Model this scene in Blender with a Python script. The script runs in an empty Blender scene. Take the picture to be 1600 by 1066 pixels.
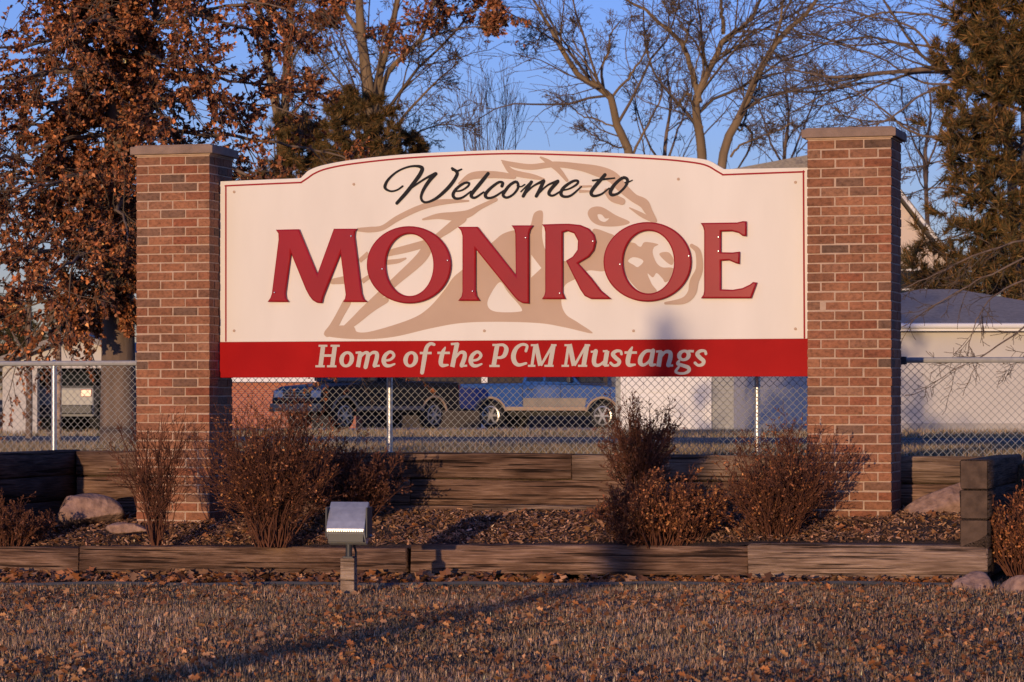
import bpy, bmesh, math
import numpy as np
from mathutils import Vector, Matrix

# ------------------------------------------------------------------ camera, sky, sun, exposure
SC = bpy.context.scene
COL = SC.collection
F = 4470.0            # focal length in photo pixels (photo 1600 wide)
HOR = 622.0           # horizon row
CAMZ = 1.30
TH = 0.283            # sign turned away from the camera axis
CT, ST = math.cos(TH), math.sin(TH)
P0 = (-0.095, 21.336)  # middle of the pillar front plane
R = math.radians

cam = bpy.data.objects.new('camera', bpy.data.cameras.new('camera'))
COL.objects.link(cam)
cam.location = (0, 0, CAMZ)
cam.rotation_euler = (R(90), 0, 0)
cam.data.sensor_width = 36.0
cam.data.lens = F / 1600 * 36
cam.data.shift_y = (HOR - 533) / 1600
cam.data.clip_start = 0.5
cam.data.clip_end = 3000
cam.data.dof.use_dof = True
cam.data.dof.focus_distance = 21.3
cam.data.dof.aperture_fstop = 11.0
SC.camera = cam

SUN_AZ, SUN_EL = 18.6, 4.0      # direction the light travels (degrees right of +Y), height
wd = bpy.data.worlds.new('World'); SC.world = wd; wd.use_nodes = True
nt = wd.node_tree
bg = nt.nodes['Background']; bg.inputs[1].default_value = 0.15
sky = nt.nodes.new('ShaderNodeTexSky'); sky.sky_type = 'NISHITA'; sky.sun_disc = False
sky.sun_elevation = R(SUN_EL); sky.sun_rotation = R(180 + SUN_AZ)
sky.ozone_density = 3.2; sky.dust_density = 0.15; sky.air_density = 1.0
tint = nt.nodes.new('ShaderNodeMix'); tint.data_type = 'RGBA'; tint.blend_type = 'MULTIPLY'
tint.inputs[0].default_value = 1.0; tint.inputs[7].default_value = (0.90, 0.82, 1.48, 1)
nt.links.new(sky.outputs[0], tint.inputs[6]); nt.links.new(tint.outputs[2], bg.inputs[0])

sun = bpy.data.objects.new('sun', bpy.data.lights.new('sun', 'SUN')); COL.objects.link(sun)
sun.data.energy = 2.2; sun.data.angle = R(0.53); sun.data.color = (1.0, 0.70, 0.42)
sd = Vector((math.sin(R(SUN_AZ)) * math.cos(R(SUN_EL)), math.cos(R(SUN_AZ)) * math.cos(R(SUN_EL)), -math.sin(R(SUN_EL))))
sun.rotation_euler = sd.to_track_quat('-Z', 'Y').to_euler()
sun.location = (-15, -40, 12)
SC.view_settings.view_transform = 'Standard'; SC.view_settings.look = 'None'
SC.view_settings.exposure = 0.56; SC.view_settings.gamma = 1.0
SC.view_settings.use_curve_mapping = False

# ------------------------------------------------------------------ coordinates
def W(u, v, z=0.0):
    return (P0[0] + u * CT + v * ST, P0[1] - u * ST + v * CT, z)
def UV(x, y):
    dx, dy = x - P0[0], y - P0[1]
    return dx * CT - dy * ST, dx * ST + dy * CT
def PX(px, py, d):                 # point at depth d that a photo pixel shows
    return ((px - 800) / F * d, d, CAMZ + (HOR - py) / F * d)
def SU(px, py, v):                 # (u, z) of a photo pixel on the plane at v
    dx = (px - 800) / F
    t = (v + P0[0] * ST + P0[1] * CT) / (dx * ST + CT)
    u, _ = UV(dx * t, t)
    return u, CAMZ + (HOR - py) / F * t
def zlawn(u):
    return 0.008 * np.clip(u, -40, 40)
def zmulch(u, v):
    return 0.375 + 0.02 * u + np.where(v < 0, 0.17, 0.055) * v
def sstep(a, b, x):
    t = np.clip((x - a) / (b - a), 0, 1)
    return t * t * (3 - 2 * t)
def zground(x, y):
    u, v = UV(x, y)
    back = np.maximum(0.80 - 0.0072 * (y - 23), 0.20)
    inbed = (1 - sstep(3.9, 5.0, np.abs(u)))
    k = inbed * sstep(0.72, 0.92, v) + (1 - inbed) * sstep(-1.2, 1.2, v)
    return zlawn(u) * (1 - k) + back * k

# ------------------------------------------------------------------ mesh helpers
def np_mesh(name, verts, faces, col=None, smooth=False):
    """faces: list of (n, k) integer arrays"""
    me = bpy.data.meshes.new(name)
    verts = np.asarray(verts, dtype=np.float32)
    me.vertices.add(len(verts)); me.vertices.foreach_set('co', verts.ravel())
    if not isinstance(faces, list): faces = [faces]
    faces = [np.asarray(f) for f in faces if len(f)]
    li = np.concatenate([f.ravel() for f in faces]).astype(np.int32)
    tot = np.concatenate([np.full(len(f), f.shape[1]) for f in faces])
    st = np.concatenate([[0], np.cumsum(tot)[:-1]]).astype(np.int32)
    me.loops.add(len(li)); me.loops.foreach_set('vertex_index', li)
    me.polygons.add(len(tot)); me.polygons.foreach_set('loop_start', st)
    if smooth: me.polygons.foreach_set('use_smooth', np.ones(len(tot), dtype=bool))
    me.update(calc_edges=True)
    if col is not None:
        at = me.attributes.new('Col', 'FLOAT_COLOR', 'POINT')
        c = np.ones((len(verts), 4), dtype=np.float32); c[:, :3] = col
        at.data.foreach_set('color', c.ravel())
    return me

def link(name, data, mat=None, parent=None, loc=None, rot=None):
    o = bpy.data.objects.new(name, data); COL.objects.link(o)
    if mat is not None and data is not None and len(data.materials) == 0: data.materials.append(mat)
    if parent is not None: o.parent = parent
    if loc is not None: o.location = loc
    if rot is not None: o.rotation_euler = rot
    return o
def tag(o, label, cat, group=None):
    o['label'] = label; o['category'] = cat
    if group: o['group'] = group
    return o
def thing(name, label, cat, loc=(0, 0, 0), rz=0.0, group=None):
    return tag(link(name, None, loc=loc, rot=(0, 0, rz)), label, cat, group)
def kind(o, k): o['kind'] = k; return o

class MB:
    def __init__(s): s.v = []; s.f = []
    def add(s, v, f):
        o = len(s.v); s.v += [tuple(map(float, p)) for p in v]; s.f += [tuple(int(i) + o for i in q) for q in f]; return s
    def box(s, c, d, rz=0.0, taper=1.0):
        x, y, z = d[0] / 2, d[1] / 2, d[2] / 2
        ca, sa = math.cos(rz), math.sin(rz)
        v = []
        for k in (-1, 1):
            t = 1.0 if k < 0 else taper
            for i, j in ((-1, -1), (1, -1), (1, 1), (-1, 1)):
                a, b = i * x * t, j * y * t
                v.append((c[0] + a * ca - b * sa, c[1] + a * sa + b * ca, c[2] + k * z))
        return s.add(v, [(3, 2, 1, 0), (4, 5, 6, 7), (0, 1, 5, 4), (1, 2, 6, 5), (2, 3, 7, 6), (3, 0, 4, 7)])
    def prism(s, poly, a0, a1, axis='y'):
        """polygon in the plane across axis, extruded from a0 to a1"""
        n = len(poly)
        def P(p, a):
            return (p[0], a, p[1]) if axis == 'y' else ((a, p[0], p[1]) if axis == 'x' else (p[0], p[1], a))
        v = [P(p, a0) for p in poly] + [P(p, a1) for p in poly]
        f = [tuple(range(n))[::-1], tuple(range(n, 2 * n))] + [(i, (i + 1) % n, n + (i + 1) % n, n + i) for i in range(n)]
        return s.add(v, f)
    def tube(s, pts, rad, sides=8, caps=True):
        pts = np.array(pts, dtype=float); n = len(pts)
        rad = np.full(n, rad) if np.isscalar(rad) else np.array(rad, dtype=float)
        v, f = tubes(pts[None], rad[None], sides)
        f = [tuple(q) for q in f]
        if caps: f += [tuple(range(sides))[::-1], tuple(range((n - 1) * sides, n * sides))]
        return s.add(v, f)
    def lathe(s, prof, c, axis='z', sides=20, caps=True):
        """prof: (radius, height) list"""
        v, f = [], []
        for r, h in prof:
            for k in range(sides):
                a = 2 * math.pi * k / sides
                p = (r * math.cos(a), r * math.sin(a), h)
                if axis == 'y': p = (p[0], p[2], p[1])
                if axis == 'x': p = (p[2], p[0], p[1])
                v.append((c[0] + p[0], c[1] + p[1], c[2] + p[2]))
        for i in range(len(prof) - 1):
            for k in range(sides):
                k2 = (k + 1) % sides
                f.append((i * sides + k, i * sides + k2, (i + 1) * sides + k2, (i + 1) * sides + k))
        if caps: f.append(tuple(range(sides))[::-1]); f.append(tuple(range((len(prof) - 1) * sides, len(prof) * sides)))
        return s.add(v, f)
    def mesh(s, name, bevel=0.0, smooth=False, segs=2, limit=30):
        me = bpy.data.meshes.new(name); me.from_pydata(s.v, [], s.f)
        bm = bmesh.new(); bm.from_mesh(me)
        bmesh.ops.recalc_face_normals(bm, faces=bm.faces)
        if bevel > 0:
            es = [e for e in bm.edges if len(e.link_faces) == 2 and e.calc_face_angle(0) > R(limit)]
            bmesh.ops.bevel(bm, geom=es, offset=bevel, segments=segs, affect='EDGES', profile=0.6)
        bm.to_mesh(me); bm.free()
        if smooth:
            me.polygons.foreach_set('use_smooth', np.ones(len(me.polygons), dtype=bool))
            me.set_sharp_from_angle(angle=R(40))
        return me
    def build(s, name, mat, parent=None, bevel=0.0, smooth=False, loc=None, rot=None, segs=2):
        return link(name, s.mesh(name, bevel, smooth, segs), mat, parent, loc, rot)

def tubes(P, rad, sides):
    """P (N,K,3), rad (N,K) -> verts, quads"""
    N, K, _ = P.shape
    T = np.gradient(P, axis=1); T /= np.linalg.norm(T, axis=2, keepdims=True) + 1e-9
    ref = np.where(np.abs(T[:, :, 2:3]).mean(1, keepdims=True) > 0.8, np.array([1., 0, 0]), np.array([0, 0, 1.]))
    A = np.cross(T, np.broadcast_to(ref, T.shape)); A /= np.linalg.norm(A, axis=2, keepdims=True) + 1e-9
    B = np.cross(T, A)
    an = np.arange(sides) * 2 * np.pi / sides
    V = P[:, :, None] + rad[:, :, None, None] * (A[:, :, None] * np.cos(an)[None, None, :, None] + B[:, :, None] * np.sin(an)[None, None, :, None])
    idx = np.arange(N * K * sides).reshape(N, K, sides)
    a = idx[:, :-1]; b = idx[:, 1:]
    Q = np.stack([a, np.roll(a, -1, 2), np.roll(b, -1, 2), b], -1).reshape(-1, 4)
    return V.reshape(-1, 3), Q

def merge(parts):
    vs, fs, o = [], [], 0
    for v, f in parts:
        vs.append(v); fs.append(f + o); o += len(v)
    return np.concatenate(vs), np.concatenate(fs)

def spline(pts, n, closed=False):
    """Catmull-Rom through points with any number of columns"""
    p = np.array(pts, dtype=float)
    if closed: q = np.vstack([p[-1], p, p[0], p[1]]); m = len(p)
    else: q = np.vstack([2 * p[0] - p[1], p, 2 * p[-1] - p[-2]]); m = len(p) - 1
    t = np.linspace(0, m, n, endpoint=not closed)
    i = np.minimum(t.astype(int), m - 1); w = (t - i)[:, None]
    a, b, c, d = q[i], q[i + 1], q[i + 2], q[i + 3]
    return 0.5 * ((2 * b) + (c - a) * w + (2 * a - 5 * b + 4 * c - d) * w ** 2 + (3 * b - a - 3 * c + d) * w ** 3)

def filled(name, loops, thick, bevel=0.0):
    """closed outlines in (u, z) -> solid whose back lies at local y=0 and front at y=-thick"""
    cu = bpy.data.curves.new(name + '_tmp', 'CURVE'); cu.dimensions = '2D'; cu.fill_mode = 'BOTH'
    cu.extrude = max(thick / 2 - bevel, 1e-5); cu.bevel_depth = bevel; cu.bevel_resolution = 1
    if bevel: cu.offset = -bevel
    for lp in loops:
        sp = cu.splines.new('POLY'); sp.points.add(len(lp) - 1)
        sp.points.foreach_set('co', np.array([(p[0], p[1], 0, 1) for p in lp], dtype=np.float32).ravel())
        sp.use_cyclic_u = True
    ob = bpy.data.objects.new(name + '_tmp', cu); COL.objects.link(ob)
    bpy.context.view_layer.update()
    dg = bpy.context.evaluated_depsgraph_get()
    me = bpy.data.meshes.new_from_object(ob.evaluated_get(dg))
    bpy.data.objects.remove(ob); bpy.data.curves.remove(cu)
    n = len(me.vertices); co = np.empty(n * 3, dtype=np.float32); me.vertices.foreach_get('co', co); co = co.reshape(-1, 3)
    co = np.stack([co[:, 0], -(co[:, 2] + thick / 2), co[:, 1]], 1)
    me.vertices.foreach_set('co', np.ascontiguousarray(co).ravel())
    me.materials.clear(); me.update(); me.name = name
    return me

# ------------------------------------------------------------------ materials
def mat(name, base, rough=0.8, vary=None, scale=8.0, stretch=(1, 1, 1), bump=0.0, bscale=None, metal=0.0, rnd=0.0,
        detail=6.0, attr=False, coat=0.0, spec=0.4, ramp=None, objoff=False):
    m = bpy.data.materials.new(name); m.use_nodes = True
    t = m.node_tree; N = t.nodes; L = t.links
    b = N['Principled BSDF']; b.inputs['Roughness'].default_value = rough; b.inputs['Metallic'].default_value = metal
    b.inputs['Specular IOR Level'].default_value = spec
    if coat: b.inputs['Coat Weight'].default_value = coat; b.inputs['Coat Roughness'].default_value = 0.12
    tc = N.new('ShaderNodeTexCoord'); mp = N.new('ShaderNodeMapping'); mp.inputs['Scale'].default_value = stretch
    L.new(tc.outputs['Object'], mp.inputs[0])
    vec = mp.outputs[0]
    oi = N.new('ShaderNodeObjectInfo')
    if objoff:
        ml = N.new('ShaderNodeMath'); ml.operation = 'MULTIPLY'; ml.inputs[1].default_value = 97.0
        L.new(oi.outputs['Random'], ml.inputs[0])
        ad = N.new('ShaderNodeVectorMath'); ad.operation = 'ADD'
        L.new(vec, ad.inputs[0]); L.new(ml.outputs[0], ad.inputs[1]); vec = ad.outputs[0]
    colout = None
    if attr:
        a = N.new('ShaderNodeAttribute'); a.attribute_name = 'Col'; colout = a.outputs['Color']
    if vary is not None or ramp is not None:
        no = N.new('ShaderNodeTexNoise'); no.inputs['Scale'].default_value = scale; no.inputs['Detail'].default_value = detail
        L.new(vec, no.inputs['Vector'])
        rp = N.new('ShaderNodeValToRGB')
        cs = ramp if ramp is not None else [(0.3, base), (0.7, vary)]
        e = rp.color_ramp.elements
        while len(e) < len(cs): e.new(0.5)
        for k, (p, c) in enumerate(cs): e[k].position = p; e[k].color = (*c, 1)
        L.new(no.outputs['Fac'], rp.inputs[0]); colout = rp.outputs[0]
    if rnd:
        hs = N.new('ShaderNodeHueSaturation')
        mr = N.new('ShaderNodeMapRange'); mr.inputs[3].default_value = 1 - rnd; mr.inputs[4].default_value = 1 + rnd
        L.new(oi.outputs['Random'], mr.inputs[0]); L.new(mr.outputs[0], hs.inputs['Value'])
        if colout is None: hs.inputs['Color'].default_value = (*base, 1)
        else: L.new(colout, hs.inputs['Color'])
        colout = hs.outputs[0]
    if colout is None: b.inputs['Base Color'].default_value = (*base, 1)
    else: L.new(colout, b.inputs['Base Color'])
    if bump:
        n2 = N.new('ShaderNodeTexNoise'); n2.inputs['Scale'].default_value = bscale or scale * 3; n2.inputs['Detail'].default_value = 8
        L.new(vec, n2.inputs['Vector'])
        bp = N.new('ShaderNodeBump'); bp.inputs['Strength'].default_value = bump; bp.inputs['Distance'].default_value = 0.02
        L.new(n2.outputs['Fac'], bp.inputs['Height']); L.new(bp.outputs[0], b.inputs['Normal'])
    return m

M = {}
M['cream'] = mat('cream_paint', (0.70, 0.655, 0.595), 0.6, spec=0.12, vary=(0.79, 0.745, 0.685), scale=2.0, stretch=(1, 1, 0.3), detail=9, bump=0.03, bscale=30)
M['tan'] = mat('tan_paint', (0.47, 0.335, 0.25), 0.6, vary=(0.52, 0.375, 0.28), scale=3, spec=0.12)
M['band'] = mat('red_band_paint', (0.31, 0.004, 0.006), 0.5, spec=0.05, vary=(0.39, 0.007, 0.008), scale=2.6, detail=9, bump=0.02, bscale=40)
M['red'] = mat('red_letter_paint', (0.28, 0.010, 0.018), 0.16, spec=0.3, vary=(0.33, 0.012, 0.019), scale=3)
M['line'] = mat('red_line_paint', (0.32, 0.02, 0.03), 0.6, spec=0.1)
M['ink'] = mat('black_lettering', (0.018, 0.018, 0.022), 0.6, spec=0.08)
M['pale'] = mat('pale_lettering', (0.50, 0.47, 0.41), 0.6, spec=0.1)
M['steel'] = mat('bright_metal', (0.8, 0.8, 0.8), 0.25, metal=1.0)
M['mortar'] = mat('mortar', (0.42, 0.29, 0.21), 0.95, vary=(0.52, 0.365, 0.27), scale=18, bump=0.3, bscale=120)
M['capstone'] = mat('capstone', (0.20, 0.137, 0.108), 0.9, vary=(0.29, 0.20, 0.155), scale=9, bump=0.35, bscale=60)
M['stone'] = mat('boulder', (0.18, 0.105, 0.08), 0.9, vary=(0.42, 0.26, 0.20), scale=14, bump=0.9, bscale=26, detail=10)
M['galv'] = mat('galvanised_steel', (0.55, 0.56, 0.58), 0.42, vary=(0.68, 0.68, 0.70), scale=30, metal=0.85)
M['wire'] = mat('fence_wire', (0.36, 0.36, 0.36), 0.6, metal=0.2)
M['rail'] = mat('weathered_zinc', (0.30, 0.30, 0.31), 0.7, vary=(0.40, 0.39, 0.38), scale=25, metal=0.1)
M['dark_metal'] = mat('dark_metal', (0.035, 0.035, 0.04), 0.5)
M['housing'] = mat('lamp_housing', (0.42, 0.42, 0.44), 0.4, vary=(0.55, 0.55, 0.56), scale=20, metal=0.6, bump=0.05)
M['glass'] = mat('dark_glass', (0.02, 0.025, 0.03), 0.06, spec=0.7)
M['asphalt'] = mat('asphalt', (0.055, 0.053, 0.052), 0.9, vary=(0.085, 0.08, 0.078), scale=3, bump=0.4, bscale=60)
M['grass'] = mat('dry_grass', (0.1, 0.08, 0.05), 0.85, attr=True, spec=0.15)
M['leaf'] = mat('dead_leaves', (0.2, 0.08, 0.04), 0.75, attr=True, spec=0.2)
M['needle'] = mat('evergreen_sprays', (0.05, 0.06, 0.03), 0.8, attr=True, spec=0.15)
M['twig'] = mat('shrub_twigs', (0.08, 0.031, 0.019), 0.8, vary=(0.16, 0.062, 0.035), scale=6, spec=0.2)
M['bark'] = mat('bark', (0.11, 0.075, 0.055), 0.95, vary=(0.22, 0.155, 0.115), scale=5, stretch=(1, 1, 0.25), bump=0.8, bscale=12)
M['pale_bark'] = mat('pale_bark', (0.13, 0.09, 0.05), 0.95, vary=(0.24, 0.165, 0.095), scale=2, stretch=(1, 1, 0.3), bump=0.6, bscale=9)
M['fine_twig'] = mat('fine_twigs', (0.10, 0.072, 0.052), 0.9, vary=(0.165, 0.115, 0.078), scale=2, spec=0.15)
M['mulch'] = mat('mulch_soil', (0.035, 0.020, 0.015), 0.95, vary=(0.075, 0.042, 0.03), scale=22, bump=0.9, bscale=70)
M['chip'] = mat('wood_chips', (0.1, 0.06, 0.04), 0.9, attr=True, spec=0.2)
M['white_wall'] = mat('white_painted_wall', (0.50, 0.465, 0.43), 0.7, vary=(0.58, 0.54, 0.495), scale=0.7, bump=0.05, bscale=14)
M['white_trim'] = mat('white_trim', (0.78, 0.76, 0.73), 0.55)
M['gray_siding'] = mat('gray_siding', (0.33, 0.33, 0.31), 0.7, vary=(0.39, 0.385, 0.36), scale=1.0)
M['peach_siding'] = mat('buff_siding', (0.58, 0.47, 0.40), 0.75, vary=(0.63, 0.52, 0.44), scale=0.8)
M['shingle'] = mat('roof_shingles', (0.21, 0.185, 0.165), 0.95, vary=(0.32, 0.285, 0.25), scale=9, stretch=(1, 1, 2), bump=0.3, bscale=25)
M['dark_inside'] = mat('dark_interior', (0.03, 0.028, 0.026), 0.9)
M['concrete'] = mat('concrete', (0.36, 0.33, 0.30), 0.9, vary=(0.44, 0.40, 0.36), scale=2, bump=0.2, bscale=30)
M['tyre'] = mat('tyre_rubber', (0.018, 0.017, 0.017), 0.85)
M['rim'] = mat('wheel_rim', (0.55, 0.52, 0.48), 0.35, metal=0.8)
M['black_paint'] = mat('black_car_paint', (0.010, 0.010, 0.012), 0.35, spec=0.25)
M['blue_paint'] = mat('blue_car_paint', (0.02, 0.075, 0.26), 0.3, coat=0.7, vary=(0.028, 0.09, 0.29), scale=1.5)
M['tan_trim'] = mat('dusty_tan_trim', (0.32, 0.22, 0.15), 0.7, vary=(0.42, 0.30, 0.20), scale=3)
M['dusty'] = mat('road_dust', (0.20, 0.175, 0.15), 0.75, vary=(0.30, 0.24, 0.18), scale=3)
M['shaded_white'] = mat('shaded_white_car_paint', (0.30, 0.30, 0.30), 0.4, coat=0.3)  # white car greyed in its colour to stand for the shade of the bay
M['lamp_lens'] = mat('headlight_lens', (0.75, 0.72, 0.68), 0.12, spec=0.8)
M['tail_lens'] = mat('tail_light_lens', (0.35, 0.02, 0.02), 0.2)
M['plastic_edge'] = mat('black_edging', (0.05, 0.05, 0.058), 0.6)
M['hedge_wall'] = mat('dark_brown_wall', (0.05, 0.04, 0.034), 0.9, vary=(0.07, 0.055, 0.045), scale=2)

def brick_mat():
    m = mat('pillar_brick', (0.3, 0.12, 0.09), 0.9, ramp=[(0.28, (0.62, 0.60, 0.58)), (0.5, (1.0, 1.0, 1.0)), (0.72, (1.25, 1.24, 1.22))], scale=34,
            stretch=(1, 1, 1.3), bump=0.6, bscale=55, objoff=True)
    t = m.node_tree; N = t.nodes; L = t.links; b = N['Principled BSDF']
    src = b.inputs['Base Color'].links[0].from_socket
    oi = N.new('ShaderNodeObjectInfo'); rp = N.new('ShaderNodeValToRGB'); rp.color_ramp.interpolation = 'LINEAR'
    cs = [(0.0, (0.15, 0.086, 0.058)), (0.07, (0.20, 0.104, 0.066)), (0.18, (0.255, 0.105, 0.055)), (0.40, (0.29, 0.118, 0.060)),
          (0.62, (0.325, 0.140, 0.074)), (0.80, (0.27, 0.085, 0.042)), (1.0, (0.31, 0.155, 0.09))]
    e = rp.color_ramp.elements
    while len(e) < len(cs): e.new(0.5)
    for k, (p, c) in enumerate(cs): e[k].position = p; e[k].color = (*c, 1)
    L.new(oi.outputs['Random'], rp.inputs[0])
    mx = N.new('ShaderNodeMix'); mx.data_type = 'RGBA'; mx.blend_type = 'MULTIPLY'; mx.inputs[0].default_value = 1
    L.new(rp.outputs[0], mx.inputs[6]); L.new(src, mx.inputs[7])
    ge = N.new('ShaderNodeNewGeometry'); wn = N.new('ShaderNodeTexNoise'); wn.inputs['Scale'].default_value = 2.4; wn.inputs['Detail'].default_value = 5
    L.new(ge.outputs['Position'], wn.inputs['Vector'])
    wr = N.new('ShaderNodeMapRange'); wr.inputs[1].default_value = 0.3; wr.inputs[2].default_value = 0.7; wr.inputs[3].default_value = 0.72; wr.inputs[4].default_value = 1.15
    L.new(wn.outputs['Fac'], wr.inputs[0])
    m3 = N.new('ShaderNodeMix'); m3.data_type = 'RGBA'; m3.blend_type = 'MULTIPLY'; m3.inputs[0].default_value = 1
    L.new(mx.outputs[2], m3.inputs[6]); L.new(wr.outputs[0], m3.inputs[7]); L.new(m3.outputs[2], b.inputs['Base Color'])
    return m
M['brick'] = brick_mat()

def timber_mat(name, c0, c1, c2):
    m = bpy.data.materials.new(name); m.use_nodes = True
    t = m.node_tree; N = t.nodes; L = t.links; b = N['Principled BSDF']
    b.inputs['Roughness'].default_value = 0.9; b.inputs['Specular IOR Level'].default_value = 0.2
    tc = N.new('ShaderNodeTexCoord'); oi = N.new('ShaderNodeObjectInfo')
    ml = N.new('ShaderNodeMath'); ml.operation = 'MULTIPLY'; ml.inputs[1].default_value = 53.0; L.new(oi.outputs['Random'], ml.inputs[0])
    ad = N.new('ShaderNodeVectorMath'); ad.operation = 'ADD'; L.new(tc.outputs['Object'], ad.inputs[0]); L.new(ml.outputs[0], ad.inputs[1])
    def noise(scale, st, det=6):
        mp = N.new('ShaderNodeMapping'); mp.inputs['Scale'].default_value = st; L.new(ad.outputs[0], mp.inputs[0])
        n = N.new('ShaderNodeTexNoise'); n.inputs['Scale'].default_value = scale; n.inputs['Detail'].default_value = det
        n.inputs['Distortion'].default_value = 0.25; L.new(mp.outputs[0], n.inputs['Vector']); return n.outputs['Fac']
    grain = noise(95, (0.05, 1, 1), 10); blot = noise(4.2, (0.6, 1, 2.0), 9); crack = noise(48, (0.03, 0.9, 1.2), 4)
    rp = N.new('ShaderNodeValToRGB'); e = rp.color_ramp.elements; e.new(0.5)
    for k, (p, c) in enumerate([(0.33, c0), (0.5, c1), (0.67, c2)]): e[k].position = p; e[k].color = (*c, 1)
    L.new(grain, rp.inputs[0])
    r2 = N.new('ShaderNodeValToRGB'); e = r2.color_ramp.elements
    e[0].position = 0.32; e[0].color = (0.50, 0.45, 0.42, 1); e[1].position = 0.62; e[1].color = (1.1, 1.08, 1.06, 1)
    L.new(blot, r2.inputs[0])
    r3 = N.new('ShaderNodeValToRGB'); e = r3.color_ramp.elements
    e[0].position = 0.36; e[0].color = (0.16, 0.14, 0.13, 1); e[1].position = 0.42; e[1].color = (1, 1, 1, 1); L.new(crack, r3.inputs[0])
    def mul(a, c):
        x = N.new('ShaderNodeMix'); x.data_type = 'RGBA'; x.blend_type = 'MULTIPLY'; x.inputs[0].default_value = 1
        L.new(a, x.inputs[6]); L.new(c, x.inputs[7]); return x.outputs[2]
    hs = N.new('ShaderNodeHueSaturation'); mr = N.new('ShaderNodeMapRange'); mr.inputs[3].default_value = 0.75; mr.inputs[4].default_value = 1.2
    L.new(oi.outputs['Random'], mr.inputs[0]); L.new(mr.outputs[0], hs.inputs['Value'])
    L.new(mul(mul(rp.outputs[0], r2.outputs[0]), r3.outputs[0]), hs.inputs['Color']); L.new(hs.outputs[0], b.inputs['Base Color'])
    sm = N.new('ShaderNodeMath'); sm.operation = 'MULTIPLY'; L.new(grain, sm.inputs[0]); L.new(r3.outputs[0], sm.inputs[1])
    bp = N.new('ShaderNodeBump'); bp.inputs['Strength'].default_value = 0.9; bp.inputs['Distance'].default_value = 0.02
    L.new(sm.outputs[0], bp.inputs['Height']); L.new(bp.outputs[0], b.inputs['Normal'])
    return m
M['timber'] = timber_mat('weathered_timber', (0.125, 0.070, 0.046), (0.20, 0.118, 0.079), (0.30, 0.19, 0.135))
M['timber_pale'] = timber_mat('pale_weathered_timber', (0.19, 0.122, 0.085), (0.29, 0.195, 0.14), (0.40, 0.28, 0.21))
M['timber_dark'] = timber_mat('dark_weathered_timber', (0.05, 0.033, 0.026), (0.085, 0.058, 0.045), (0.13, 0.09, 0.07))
M['post_wood'] = timber_mat('grey_post_wood', (0.30, 0.21, 0.15), (0.44, 0.32, 0.235), (0.54, 0.41, 0.31))

M['end_grain'] = mat('timber_end_grain', (0.055, 0.034, 0.024), 0.95, vary=(0.12, 0.076, 0.053), scale=14, bump=0.6, bscale=40, objoff=True)
def far_brick():
    m = bpy.data.materials.new('house_brick'); m.use_nodes = True
    t = m.node_tree; N = t.nodes; L = t.links; b = N['Principled BSDF']; b.inputs['Roughness'].default_value = 0.9
    tc = N.new('ShaderNodeTexCoord'); mp = N.new('ShaderNodeMapping'); mp.inputs['Rotation'].default_value = (R(90), 0, 0)
    L.new(tc.outputs['Object'], mp.inputs[0])
    br = N.new('ShaderNodeTexBrick'); br.inputs['Scale'].default_value = 1.0
    br.inputs['Brick Width'].default_value = 0.2; br.inputs['Row Height'].default_value = 0.068; br.inputs['Mortar Size'].default_value = 0.006
    br.inputs['Color1'].default_value = (0.44, 0.13, 0.06, 1); br.inputs['Color2'].default_value = (0.36, 0.10, 0.05, 1)
    br.inputs['Mortar'].default_value = (0.45, 0.30, 0.22, 1)
    L.new(mp.outputs[0], br.inputs['Vector']); L.new(br.outputs['Color'], b.inputs['Base Color'])
    return m
M['house_brick'] = far_brick()

def ground_mat():
    m = bpy.data.materials.new('winter_ground'); m.use_nodes = True
    t = m.node_tree; N = t.nodes; L = t.links; b = N['Principled BSDF']; b.inputs['Roughness'].default_value = 0.95
    b.inputs['Specular IOR Level'].default_value = 0.1
    tc = N.new('ShaderNodeTexCoord')
    def noise(s, d=6):
        n = N.new('ShaderNodeTexNoise'); n.inputs['Scale'].default_value = s; n.inputs['Detail'].default_value = d
        L.new(tc.outputs['Object'], n.inputs['Vector']); return n.outputs['Fac']
    rp = N.new('ShaderNodeValToRGB'); e = rp.color_ramp.elements; e.new(0.5)
    for k, (p, c) in enumerate([(0.3, (0.075, 0.052, 0.034)), (0.5, (0.115, 0.084, 0.05)), (0.72, (0.16, 0.12, 0.068))]): e[k].position = p; e[k].color = (*c, 1)
    L.new(noise(0.9), rp.inputs[0])
    r2 = N.new('ShaderNodeValToRGB'); e = r2.color_ramp.elements
    e[0].position = 0.3; e[0].color = (0.5, 0.48, 0.46, 1); e[1].position = 0.7; e[1].color = (1.2, 1.15, 1.1, 1); L.new(noise(30), r2.inputs[0])
    x = N.new('ShaderNodeMix'); x.data_type = 'RGBA'; x.blend_type = 'MULTIPLY'; x.inputs[0].default_value = 1
    L.new(rp.outputs[0], x.inputs[6]); L.new(r2.outputs[0], x.inputs[7]); L.new(x.outputs[2], b.inputs['Base Color'])
    bp = N.new('ShaderNodeBump'); bp.inputs['Strength'].default_value = 1.0; bp.inputs['Distance'].default_value = 0.06
    L.new(noise(45), bp.inputs['Height']); L.new(bp.outputs[0], b.inputs['Normal'])
    return m
M['ground'] = ground_mat()

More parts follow.
